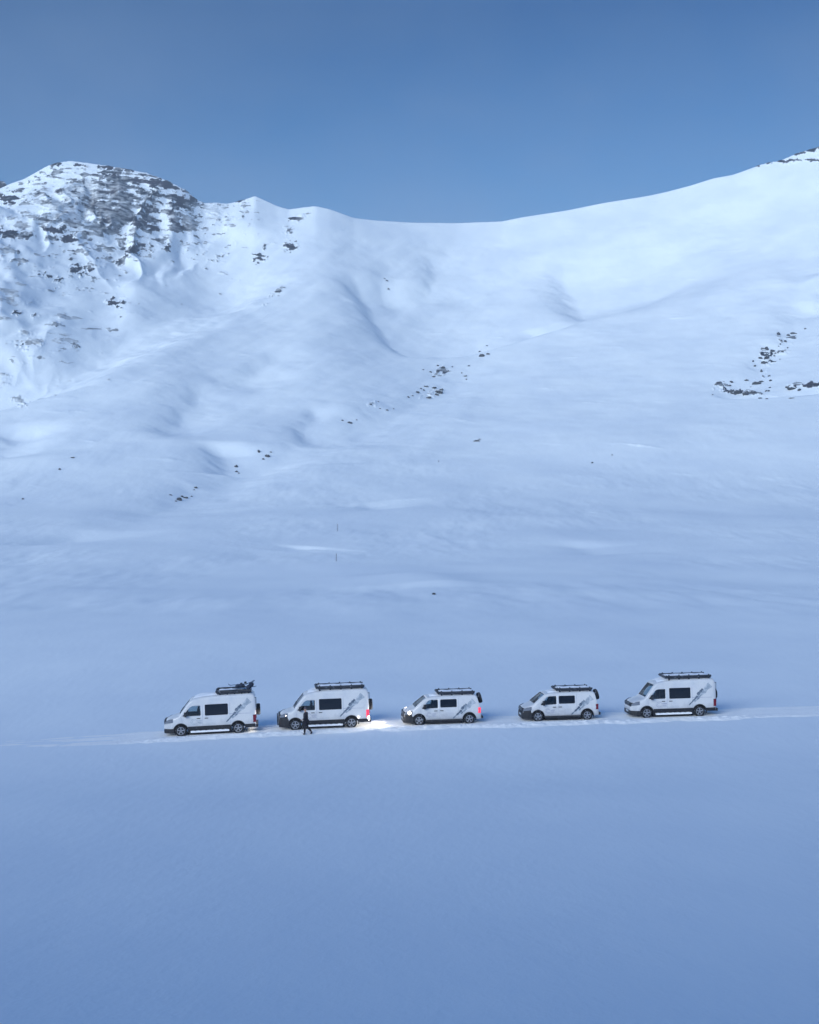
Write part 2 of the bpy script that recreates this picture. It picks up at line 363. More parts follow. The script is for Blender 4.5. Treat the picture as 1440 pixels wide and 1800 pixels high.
# rock exposures, and one shaded far wall, coloured on the sheet: photo column, row, half sizes, strength, snow dusting, tilt (deg)
RK = [(185,368,190,85,.34,.42,0),(225,350,120,60,.50,.25,0),(60,540,110,100,.12,.35,20),
 (13,412,19,7,1.0,0,8),(42,416,13,5,.8,.2,15),(89,405,20,5,1,0,8),(118,420,13,9,1.1,0,10),(112,402,6,6,1,0,0),
 (133,473,11,8,.9,.1,0),(146,483,9,5,.9,.1,0),(158,472,8,6,.8,.2,0),(126,484,6,6,.7,.6,0),(165,491,8,4,.7,.6,-10),(200,532,17,6,.9,.1,5),(216,529,8,6,.6,.5,0),
 (262,339,16,6,.95,0,0),(260,369,15,6,1.1,0,25),(251,391,21,11,.95,.1,5),(268,402,12,5,.9,.1,0),(315,357,14,11,1.1,0,0),(340,350,8,8,1.0,0,30),(311,403,13,7,.9,.2,0),
 (305,383,16,8,.75,.5,0),(330,385,12,10,.6,.6,0),(340,400,10,8,.6,.5,0),(293,437,7,6,.85,.1,0),(213,421,10,11,.9,.4,-20),(236,440,11,6,.95,.1,-20),(222,450,8,4,.8,.2,-30),(210,462,5,6,.9,.1,0),(251,430,14,9,.8,.3,20),(265,446,8,9,.6,.4,50),
 (155,331,32,10,.75,.75,0),(120,345,34,16,.60,.85,0),(124,378,46,15,.66,.8,0),(95,360,40,10,.5,.8,0),(167,362,26,16,.80,.3,3),(211,385,30,13,.85,.3,3),(204,345,30,20,.62,.4,0),(240,345,30,12,.65,.4,0),(225,365,26,14,.66,.4,0),
 (187,294,15,4,.95,0,4),(189,305,13,4,.9,.1,4),(200,318,14,4,.85,.2,0),(229,299,9,3,1,0,15),(240,319,13,6,.9,.1,10),(287,321,23,6,1,0,10),(269,325,7,5,1,0,0),(300,329,16,4,.9,0,10),(136,290,11,3,.9,.1,0),(100,288,10,3,1,.1,-8),
 (13,350,15,7,.95,0,-10),(2,342,8,4,.8,0,0),(36,335,12,3,.85,.1,-15),(50,319,4,4,.9,0,0),(60,383,14,5,.65,.5,8),(82,387,14,4,.85,.2,0),(40,395,14,6,.6,.6,0),
 (70,480,12,3,.8,.1,20),(86,486,14,5,.85,.1,10),(102,494,9,5,.85,.1,20),(100,507,6,3,.85,.1,0),(35,459,20,8,.55,.5,30),(30,551,8,5,1,0,10),(60,556,9,5,.85,.1,5),(99,569,11,4,.8,.2,20),(22,526,16,8,.6,.5,30),(60,532,14,6,.55,.5,10),(110,555,10,6,.6,.4,50),(47,586,20,9,.62,.4,35),(39,612,10,4,.8,.1,20),(69,603,8,5,.7,.2,40),(133,607,7,4,.7,.2,30),(30,704,14,8,.7,.5,20),(38,708,9,3,.9,.2,20),(14,440,18,8,.5,.6,10),(8,665,10,14,.5,.6,60),
 (200,405,20,6,.75,.3,0),(165,400,20,4,.65,.3,0),(175,345,18,6,.7,.5,0),(150,345,24,12,.6,.8,0),
 (373,372,18,15,.66,.95,0),(380,358,12,4,.8,.6,5),(431,362,8,9,.8,.5,-40),(420,354,6,3,.9,0,-10),(400,395,16,8,.42,.6,-35),(456,453,11,6,.82,.05,-10),(465,435,3,5,.8,.1,0),(525,383,16,6,.55,.2,-25),(512,431,12,9,.52,.2,20),(508,404,10,8,.5,.2,0),(492,508,10,4,.5,.2,-40),(470,535,10,3,.45,.2,-40),(478,521,10,3,.45,.2,-40),(390,452,16,4,.5,.4,-40),(360,440,10,5,.5,.4,0),(330,432,9,5,.55,.3,0),  # first patch paints the far wall's shadow as dusted rock
 (1331,289,7,3,1.1,0,-5),(1351,287,8,2.5,1,0,0),(1375,284,10,3,.9,.1,0),(1392,282,12,3,1,.1,0),(1408,268,12,4,1.1,0,-12),(1428,262,16,5,1.2,0,-8),(1460,254,30,6,1.1,0,-8),(1427,282,14,2.5,.9,.1,0),
 (1358,618,5,2,.6,.2,0),(1268,677,10,5,.85,.3,20),(1277,687,10,3,1.1,0,14),(1402,674,8,2,.8,.2,0),(1430,677,13,3.5,.95,.1,0),(1375,620,10,3,.5,.3,-20),(767,659,7,4,.6,.5,0),(655,712,14,4,.5,.4,0),(1450,640,6,3,.6,.3,0),(1290,689,24,3.6,1.0,.05,9),(1322,691,16,2.6,.8,.2,0),(1350,626,14,7,.55,.15,30),(1345,650,8,12,.4,.2,20),(1385,595,18,5,.45,.15,-25),(1405,678,22,3.2,.75,.15,0),(1438,678,20,3.4,1.0,.05,0),(760,690,22,6,.5,.15,-20),(778,652,16,6,.45,.3,-15)]

def full_z(x, y):
    z = base_z(x, y)
    px = 720 + x/np.maximum(y, 60)*F
    rr = np.interp(px, yr_tab[:,0], yr_tab[:,1])
    keep = sstep(0, 70, rr-y)                       # leave the skyline where it is
    far = y > 140
    out_ = np.zeros_like(z)
    X = x[far]; Y = y[far]
    dz = np.zeros(X.shape)
    wob = fbm(X/45, Y/45, 4)
    for kind, P, dep, a, b_, t0, t1 in feat:
        d, t = polyd(X, Y, P)
        d = d + wob*(5*np.clip(abs(dep)/6, .2, .75) if kind != 'l' else 4)
        t = chord(X, Y, P); tap = sstep(0, t0, t)*sstep(0, t1, 1-t)
        if kind in 'gr':
            wdt = np.where(d > 0, a, b_)
            dz -= dep*tap/(1+(d/wdt)**2)**1.6
        else:
            dz -= dep*tap*np.where(d < 0, sstep(0, a, -d)*np.exp(-np.maximum(-d-a, 0)/b_*1.6), 0)
    # broad undulation and drifts
    hf = sstep(430, 800, Y)
    dz += hf*(3.0*fbm(X/200+5, Y/240, 2) + 0.7*fbm(X/52, Y/60, 4, .5)
        + 44*sstep(215, -110, px[far] + .10*(900-Y))*sstep(720, 860, Y)*sstep(1130, 990, Y)*(1+.12*fbm(X/30, Y/50, 3))/hf.clip(.2, 1)
        + 1.7*sstep(980, 700, px[far])*fbm((X-.45*Y)/34+3, (.45*X+Y)/170, 3, .5))
    mf = sstep(140, 220, Y)*(1-hf)
    dz += mf*(0.55*fbm(X/50+2, Y/60+8, 2) + 0.28*fbm(X/11, Y/32+3, 3)*sstep(-.3, .4, fbm(X/60+7, Y/80, 2)))
    # ribs and couloirs of the craggy peak
    pxx = px[far]; rw_ = 900 - (z[far]-CH)*F/Y
    reg = np.clip(1.35-np.sqrt(((pxx-190)/185)**2+((rw_-372)/95)**2), 0, 1); reg = reg*reg*(3-2*reg)
    reg2 = np.clip(1.2-np.sqrt(((pxx-30)/120)**2+((rw_-560)/130)**2), 0, 1)
    wx = X + 14*fbm(X/60, Y/70, 3)
    rib = 1-2.1*np.abs(fbm(wx/46, Y/190+4, 3, .55))
    dz += hf*(reg*9.5*rib + reg2*3.0*rib)
    out2 = np.zeros_like(z); out2[far] = rib*np.clip(reg+reg2, 0, 1)
    global RIB
    RIB = out2
    out_[far] = dz
    z = z + out_*np.where(y > 450, keep, 1)
    return z

# plan grid: columns fan out with depth
def axis(segs):
    a = [segs[0][0]]
    for s0, s1, n in segs:
        a += list(np.linspace(s0, s1, n+1)[1:])
    return np.array(a)
U = axis([(-1.1, -.36, 90), (-.36, .36, 1150), (.36, 1.1, 90)])
def depth_rows():
    ys = list(np.linspace(-200, 10, 45)) + list(np.linspace(11, 60, 110))
    # even in screen rows for the plain (row 1800 -> 1096), then the slope
    rows = np.linspace(900+CH*F/60.5, 1100, 460); ys += list(CH*F/(rows-900))
    ys += list(np.linspace(160.5, 450, 330)) + list(np.linspace(450.8, 1290, 960)) + list(np.linspace(1296, 1700, 30))
    return np.array(sorted(ys))
YS = depth_rows()
wd = np.sqrt(YS**2 + 150**2*np.exp(-np.maximum(YS, -60)/100))
YY, UU = np.meshgrid(YS, U, indexing='ij')
XX = UU*wd[:, None]
# perspective columns far away: x = u*y
ZZ = full_z(XX.ravel(), YY.ravel()).reshape(XX.shape)

def sample_z(x, y):                          # height of the finished sheet at a point
    i = np.clip(np.searchsorted(YS, y)-1, 0, len(YS)-2); ty = (y-YS[i])/(YS[i+1]-YS[i])
    def rowz(k): return np.interp(x, XX[k], ZZ[k])
    return float(rowz(i)*(1-ty) + rowz(i+1)*ty)

RIBG = RIB.reshape(XX.shape)
ROW = 900 - (ZZ-CH)*F/np.maximum(YY, 5); PX = 720 + XX/np.maximum(YY, 5)*F
rockm = np.zeros_like(ZZ); dustm = np.zeros_like(ZZ)
for (cx, cy, rx, ry, st, du, tl) in RK:
    rx *= 1.12; ry *= 1.15
    if cx < 150 and 495 < cy < 720: st *= .84; du += .25
    sel = (YY > 450) & (np.abs(PX-cx) < rx*1.6+ry) & (np.abs(ROW-cy) < ry*1.6+rx)
    if not sel.any(): continue
    a = R(tl); sc_ = min(max(rx, 6), 20)
    dx = PX[sel]-cx; dy = ROW[sel]-cy
    wn = fbm(PX[sel]/(sc_*.7)+cx, ROW[sel]/(sc_*.45)+cy, 4, .6); dx = dx + rx*.75*wn; dy = dy + ry*.8*np.roll(wn, 3)
    ux = (dx*math.cos(a)+dy*math.sin(a))/rx; uy = (-dx*math.sin(a)+dy*math.cos(a))/ry
    f = np.clip(1.25-np.sqrt(ux*ux+uy*uy), 0, 1); f = f*f*(3-2*f)
    v = f*(st*1.25 if st >= .85 else st + (.12 if rx > 24 else .08))
    old = rockm[sel]; dd = dustm[sel]
    dustm[sel] = np.where(v > old, du, dd); rockm[sel] = np.maximum(old, v)
# ledges: the rock stands proud of the snow in steps
strata = fbm(XX/42, (ZZ+0.07*XX+2.5*fbm(XX/55, YY/60, 2))/4.6, 4)
led = sstep(.15, .55, rockm + .30*strata)
rk_shape = np.clip(rockm*(1+.32*RIBG) + (.40*strata + .30*fbm(XX/13, (ZZ+.3*XX)/7.5, 4, .6) + .14*RIBG)*(rockm > 0.02), 0, 1.3)
cl = led*(1.0*np.abs(fbm(XX/9, (ZZ)/3.0, 4)) + 0.35*(1-dustm))
yr2 = np.interp(PX, yr_tab[:,0], yr_tab[:,1])
ZZ = ZZ + cl*sstep(-5, 25, yr2-YY+10)*(YY > 450)

def sheet(name, i0, i1, m, attrs=False):
    X = XX[i0:i1]; Y = YY[i0:i1]; Z = ZZ[i0:i1]
    nr, nc = X.shape
    co = np.stack([X, Y, Z], -1).reshape(-1, 3).astype(np.float32)
    k = np.arange(nr*nc).reshape(nr, nc)
    f = np.stack([k[:-1, :-1], k[:-1, 1:], k[1:, 1:], k[1:, :-1]], -1).reshape(-1, 4)
    me = bpy.data.meshes.new(name)
    me.vertices.add(len(co)); me.vertices.foreach_set('co', co.ravel())
    me.loops.add(f.size); me.loops.foreach_set('vertex_index', f.ravel().astype(np.int32))
    me.polygons.add(len(f)); me.polygons.foreach_set('loop_start', np.arange(0, f.size, 4, dtype=np.int32))
    me.polygons.foreach_set('use_smooth', np.ones(len(f), dtype=bool))
    me.update(calc_edges=True)
    if attrs:
        for nm, A in (('rock', rk_shape), ('dust', dustm)):
            at = me.attributes.new(nm, 'FLOAT', 'POINT'); at.data.foreach_set('value', A[i0:i1].ravel().astype(np.float32))
    me.materials.append(m)
    o = bpy.data.objects.new(name, me); COL.objects.link(o); o['kind'] = 'structure'
    return o
cut = int(np.searchsorted(YS, 300))
sheet('snow_plain', 0, cut+1, M['plain'])
sheet('mountain', cut, len(YS), M['mountain'], True)

# farther peak just showing at the left edge
def far_peak():
    me = bpy.data.meshes.new('far_peak'); bm = bmesh.new()
    n, m_ = 60, 24; g = {}
    xs = np.linspace(-760, -440, n)
    for i, x in enumerate(xs):
        px = 720 + x/1550*F
        top = np.interp(px, [-400,-150,-60,-20,0,4,10,18,40,80], [330,305,325,318,318,316,321,334,370,420])
        for j in range(m_):
            s = j/(m_-1); y = 1550 - (1-s)*120 if j < m_-1 else 1550
            zt = CH + 1550*(900-top)/F
            z = zt - (1-s)*150 + (0 if j == m_-1 else 5*float(perlin(np.array([x/13.0]), np.array([s*9]))[0]))
            g[i, j] = bm.verts.new((x, y, z))
        g[i, m_] = bm.verts.new((x, 1700, zt-170))
    for i in range(n-1):
        for j in range(m_):
            bm.faces.new((g[i, j], g[i+1, j], g[i+1, j+1], g[i, j+1]))
    bm.to_mesh(me); bm.free()
    at = me.attributes.new('rock', 'FLOAT', 'POINT')
    at.data.foreach_set('value', [0.7]*len(me.vertices))
    me.materials.append(M['mountain'])
    o = bpy.data.objects.new('far_peak', me); COL.objects.link(o); o['kind'] = 'structure'
far_peak()

# ------------------------------------------------------------------ road: packed and churned snow
def road_h(x, d):
    """height of the track above the plain; d = metres from its middle, negative towards the camera"""
    x = np.asarray(x, float); d = np.asarray(d, float)
    near_v = .02 + .98*sstep(-20, -15, x)*sstep(30, 21, x)
    e = 3.5 + .9*perlin(x/5.3, x*0+4) + near_v*(.6*perlin(x/1.7, x*0+9) + .3*perlin(x/.6, x*0+2))
    e2 = 2.3 + .4*perlin(x/2.9, x*0+14)
    ed = np.where(d < 0, sstep(0, 1.6, e+d), sstep(0, .9, e2-d))
    h = -0.05 + ed*(.058+.03*near_v) - .05*sstep(-17, -34, x)*(.3+.7*sstep(-.3, .4, fbm(x/2.5, d/1.2, 3)))
    berm = near_v*np.exp(-((d+2.3)/.6)**2)*(.06 + .11*np.abs(fbm(x/.8, d/.6, 3)))
    berm += near_v*np.exp(-((d-2.0)/.4)**2)*(.03 + .06*np.abs(fbm(x/.9+30, d/.6, 3)))
    rough = .04*near_v*fbm(x/.45, d/.35, 3)*np.exp(-((np.abs(d)-2.0)/.9)**2)
    ruts = -.015*np.exp(-((np.abs(d)-.82)/.16)**2)
    return h + ed*(berm + rough + ruts)
def road_mesh():
    xs = np.linspace(-75, 75, 2400); ds = np.linspace(-4.4, 3.4, 90)
    DX, XS2 = np.meshgrid(ds, xs, indexing='ij')
    Yg = yroad(XS2) + DX; Zg = near_z(XS2, Yg) + road_h(XS2, DX)
    nr, nc = XS2.shape
    co = np.stack([XS2, Yg, Zg], -1).reshape(-1, 3).astype(np.float32); k = np.arange(nr*nc).reshape(nr, nc)
    f = np.stack([k[:-1, :-1], k[:-1, 1:], k[1:, 1:], k[1:, :-1]], -1).reshape(-1, 4)
    me = bpy.data.meshes.new('road'); me.vertices.add(len(co)); me.vertices.foreach_set('co', co.ravel())
    me.loops.add(f.size); me.loops.foreach_set('vertex_index', f.ravel().astype(np.int32))
    me.polygons.add(len(f)); me.polygons.foreach_set('loop_start', np.arange(0, f.size, 4, dtype=np.int32))
    me.polygons.foreach_set('use_smooth', np.ones(len(f), dtype=bool)); me.update(calc_edges=True)
    me.materials.append(M['road'])
    o = bpy.data.objects.new('road', me); COL.objects.link(o); o['kind'] = 'structure'
road_mesh()
def ground_road(x, y):
    d = y - float(yroad(x))
    return float(near_z(np.array([x]), np.array([y]))[0] + max(float(road_h(np.array([x]), np.array([d]))[0]), 0))

# ------------------------------------------------------------------ mesh helpers
def link(name, bm, m, parent=None, smooth=False, bevel=0.0):
    me = bpy.data.meshes.new(name)
    if bevel:
        bmesh.ops.bevel(bm, geom=[e for e in bm.edges if e.is_manifold and e.calc_face_angle(0) > .5], offset=bevel, segments=2, affect='EDGES', clamp_overlap=True)
    bmesh.ops.recalc_face_normals(bm, faces=bm.faces)
    bm.to_mesh(me); bm.free()
    for q in (m if isinstance(m, (list, tuple)) else [m]): me.materials.append(q)
    if smooth:
        me.polygons.foreach_set('use_smooth', [True]*len(me.polygons))
    o = bpy.data.objects.new(name, me); COL.objects.link(o)
    if parent: o.parent = parent
    return o
def link_each(name, bm, m, parent=None, bevel=0.0):
    """one object for each separate piece"""
    bm.verts.index_update(); seen = set(); res = []
    for v0 in list(bm.verts):
        if v0.index in seen: continue
        st_, isl = [v0], []
        while st_:
            v = st_.pop()
            if v.index in seen: continue
            seen.add(v.index); isl.append(v); st_ += [e.other_vert(v) for e in v.link_edges]
        nb = bmesh.new(); mp_ = {v: nb.verts.new(v.co) for v in isl}
        for f in {f for v in isl for f in v.link_faces}: nb.faces.new([mp_[v] for v in f.verts])
        res.append(link(name, nb, m, parent, False, bevel))
    bm.free(); return res
def box(bm, x0, x1, y0, y1, z0, z1, mtx=None):
    vs_ = [bm.verts.new((x, y, z)) for x in (x0, x1) for y in (y0, y1) for z in (z0, z1)]
    for f in ((0,1,3,2),(4,6,7,5),(0,4,5,1),(2,3,7,6),(0,2,6,4),(1,5,7,3)):
        bm.faces.new([vs_[i] for i in f])
    if mtx is not None:
        for v in vs_: v.co = mtx @ v.co
def tube(bm, a, b, r0, r1=None, n=12, cap=True):
    a = Vector(a); b = Vector(b); r1 = r0 if r1 is None else r1
    q = (b-a).normalized().to_track_quat('Z', 'Y')
    A = [bm.verts.new(a + q @ Vector((r0*math.cos(2*math.pi*i/n), r0*math.sin(2*math.pi*i/n), 0))) for i in range(n)]
    B = [bm.verts.new(b + q @ Vector((r1*math.cos(2*math.pi*i/n), r1*math.sin(2*math.pi*i/n), 0))) for i in range(n)]
    for i in range(n):
        bm.faces.new((A[i], A[(i+1) % n], B[(i+1) % n], B[i]))
    if cap: bm.faces.new(A[::-1]); bm.faces.new(B)
def prism_xz(bm, pts, y0, y1, mi=0):
    A = [bm.verts.new((x, y0, z)) for x, z in pts]; B = [bm.verts.new((x, y1, z)) for x, z in pts]
    n = len(pts); fs = [bm.faces.new(A), bm.faces.new(B[::-1])]
    for i in range(n): fs.append(bm.faces.new((A[i], B[i], B[(i+1) % n], A[(i+1) % n])))
    for f in fs: f.material_index = mi
def rounded(pts, r=0.06, n=4):
    res = []; N = len(pts)
    for i in range(N):
        p = Vector(pts[i]); a = Vector(pts[i-1]); b = Vector(pts[(i+1) % N])
        da = (a-p); db = (b-p); ra = min(r, da.length*.45, db.length*.45)
        s = p + da.normalized()*ra; e = p + db.normalized()*ra
        for k in range(n+1):
            t = k/n; res.append(tuple((1-t)**2*s + 2*t*(1-t)*p + t*t*e))
    return res
def lathe(bm, prof, n=28, axis='Y', centre=(0, 0, 0)):
    rings = []
    for (r, h) in prof:
        ring = []
        for i in range(n):
            a = 2*math.pi*i/n
            if axis == 'Y': v = (centre[0]+r*math.cos(a), centre[1]+h, centre[2]+r*math.sin(a))
            elif axis == 'X': v = (centre[0]+h, centre[1]+r*math.cos(a), centre[2]+r*math.sin(a))
            else: v = (centre[0]+r*math.cos(a), centre[1]+r*math.sin(a), centre[2]+h)
            ring.append(bm.verts.new(v))
        rings.append(ring)
    for k in range(len(rings)-1):
        for i in range(n):
            bm.faces.new((rings[k][i], rings[k][(i+1) % n], rings[k+1][(i+1) % n], rings[k+1][i]))
    bm.faces.new(rings[0][::-1]); bm.faces.new(rings[-1])
def evaluated(o, name):
    bpy.context.view_layer.update()
    dg = bpy.context.evaluated_depsgraph_get()
    me = bpy.data.meshes.new_from_object(o.evaluated_get(dg), preserve_all_data_layers=True, depsgraph=dg)
    me.name = name; return me
def boolean_cut(o, cutters):
    for c in cutters:
        md = o.modifiers.new('cut', 'BOOLEAN'); md.operation = 'DIFFERENCE'; md.solver = 'EXACT'; md.object = c
        md.material_mode = 'TRANSFER'
        me = evaluated(o, o.name); o.modifiers.clear(); old = o.data; o.data = me; bpy.data.meshes.remove(old)
        bpy.data.objects.remove(c)

def tag(o, label, cat, group=None):
    o['label'] = label; o['category'] = cat
    if group: o['group'] = group
    return o
def empty(name, loc=(0, 0, 0), rot=(0, 0, 0)):
    o = bpy.data.objects.new(name, None); COL.objects.link(o); o.location = loc; o.rotation_euler = rot; o.empty_display_size = .5
    return o

# ------------------------------------------------------------------ vans
# local axes: x = metres behind the nose, y = side, z = up   (flipped onto the road by the root's rotation)
HI = dict(kind='high', L=5.86, H=2.58, hw=1.0, top=[(0,.80),(.03,.96),(.10,1.06),(.3,1.17),(.6,1.26),(.88,1.34),(1.0,1.47),(1.3,1.86),(1.58,2.20),(1.72,2.33),(1.95,2.42),(2.4,2.50),(3.2,2.56),(5.5,2.58),(5.73,2.55),(5.82,2.46),(5.86,2.30)],
  door=[(1.17,1.30),(2.33,1.30),(2.33,1.93),(1.80,1.93),(1.62,1.84)], win=[(2.60,1.28),(4.08,1.28),(4.08,1.99),(2.60,1.99)],
  ws=(.97,1.60), fw=1.03, rw=4.70, wr=.365, zb=.42, belt=1.22, trim=(.40,.62), rack=(2.5,5.62), spare=(.48,1.40), logo=(2.0,.92), lampz=(.86,1.10))
LO = dict(kind='low', L=5.13, H=1.95, hw=.95, top=[(0,.70),(.03,.84),(.10,.93),(.3,1.02),(.5,1.10),(.68,1.17),(.9,1.36),(1.2,1.60),(1.42,1.77),(1.58,1.85),(1.9,1.90),(2.6,1.94),(4.5,1.95),(4.76,1.93),(4.88,1.86),(5.00,1.45),(5.09,1.05),(5.13,.8)],
  door=[(1.16,1.10),(2.24,1.14),(2.24,1.67),(1.76,1.67),(1.60,1.61)], win=[(2.40,1.16),(3.50,1.16),(3.50,1.68),(2.40,1.68)],
  ws=(.74,1.46), fw=.97, rw=4.33, wr=.345, zb=.32, belt=1.05, trim=(.26,.36), rack=(2.35,4.75), spare=(.33,1.58), logo=(1.75,.70), lampz=(.72,.94))

class Van:
    def __init__(s, P):
        s.P = P; s.xs = np.array([a for a, b in P['top']]); s.ts = np.array([b for a, b in P['top']])
    def T(s, x): return float(np.interp(x, s.xs, s.ts))
    def plan(s, x):
        P = s.P; hw = P['hw']
        f = 1 - .26*max(0, 1-x/.75)**2.2
        r = 1 - .07*max(0, 1-(P['L']-x)/.35)**2.5
        return hw*f*r
    def side(s, x, z):
        P = s.P; b = P['belt']
        if z < b: t = 1 - .035*((b-z)/b)**2
        else: t = 1 - .135*((z-b)/(P['H']-b))**1.5
        return s.plan(x)*t
    def section(s, x):
        T = s.T(x); zb = s.P['zb'] if x > .35 else s.P['zb'] - .12*(1-x/.35)
        Rr = min(.20, (T-zb)*.35); pts = []
        for k in range(9):
            z = zb + (T-Rr-zb)*k/8; pts.append((s.side(x, z), z))
        w0 = pts[-1][0]
        for k in range(1, 7):
            a = k/6*math.pi/2; pts.append((w0 - Rr*1.1*(1-math.cos(a)), T-Rr + Rr*.86*math.sin(a)))
        w1 = pts[-1][0]
        for k in range(1, 6):
            t = k/5; pts.append((w1*(1-t), T - .14*Rr + .14*Rr*math.sin(t*math.pi/2)))
        return pts

def patch_side(van, pts, off, side, rings=4):
    """surface patch following the van's flank, standing `off` proud of it"""
    bm = bmesh.new(); cx = sum(p[0] for p in pts)/len(pts); cz = sum(p[1] for p in pts)/len(pts)
    def P(x, z): return (x, side*(van.side(x, z)+off), z)
    c = bm.verts.new(P(cx, cz)); prev = None
    for k in range(1, rings+1):
        t = k/rings; ring = [bm.verts.new(P(cx+(x-cx)*t, cz+(z-cz)*t)) for x, z in pts]
        n = len(ring)
        for i in range(n):
            if prev is None: bm.faces.new((c, ring[i], ring[(i+1) % n]))
            else: bm.faces.new((prev[i], ring[i], ring[(i+1) % n], prev[(i+1) % n]))
        prev = ring
    back = [bm.verts.new((x, side*(van.side(x, z)-.02), z)) for x, z in pts]; n = len(back)
    for i in range(n): bm.faces.new((prev[i], back[i], back[(i+1) % n], prev[(i+1) % n]))
    return bm
def strip_side(van, a, b, w0, w1, off, side, n=14):
    """tapered stripe from a to b on the flank"""
    dx, dz = b[0]-a[0], b[1]-a[1]; l = math.hypot(dx, dz); nx, nz_ = -dz/l, dx/l
    up = []; dn = []
    for k in range(n+1):
        t = k/n; ww = (w0+(w1-w0)*t)/2; ww *= 1+.25*math.sin(t*17+dx*9)
        x, z = a[0]+dx*t, a[1]+dz*t; up.append((x+nx*ww, z+nz_*ww)); dn.append((x-nx*ww, z-nz_*ww))
    bm = bmesh.new()
    A = [bm.verts.new((x, side*(van.side(x, z)+off), z)) for x, z in up]; B = [bm.verts.new((x, side*(van.side(x, z)+off), z)) for x, z in dn]
    for k in range(n): bm.faces.new((A[k], A[k+1], B[k+1], B[k]))
    return bm

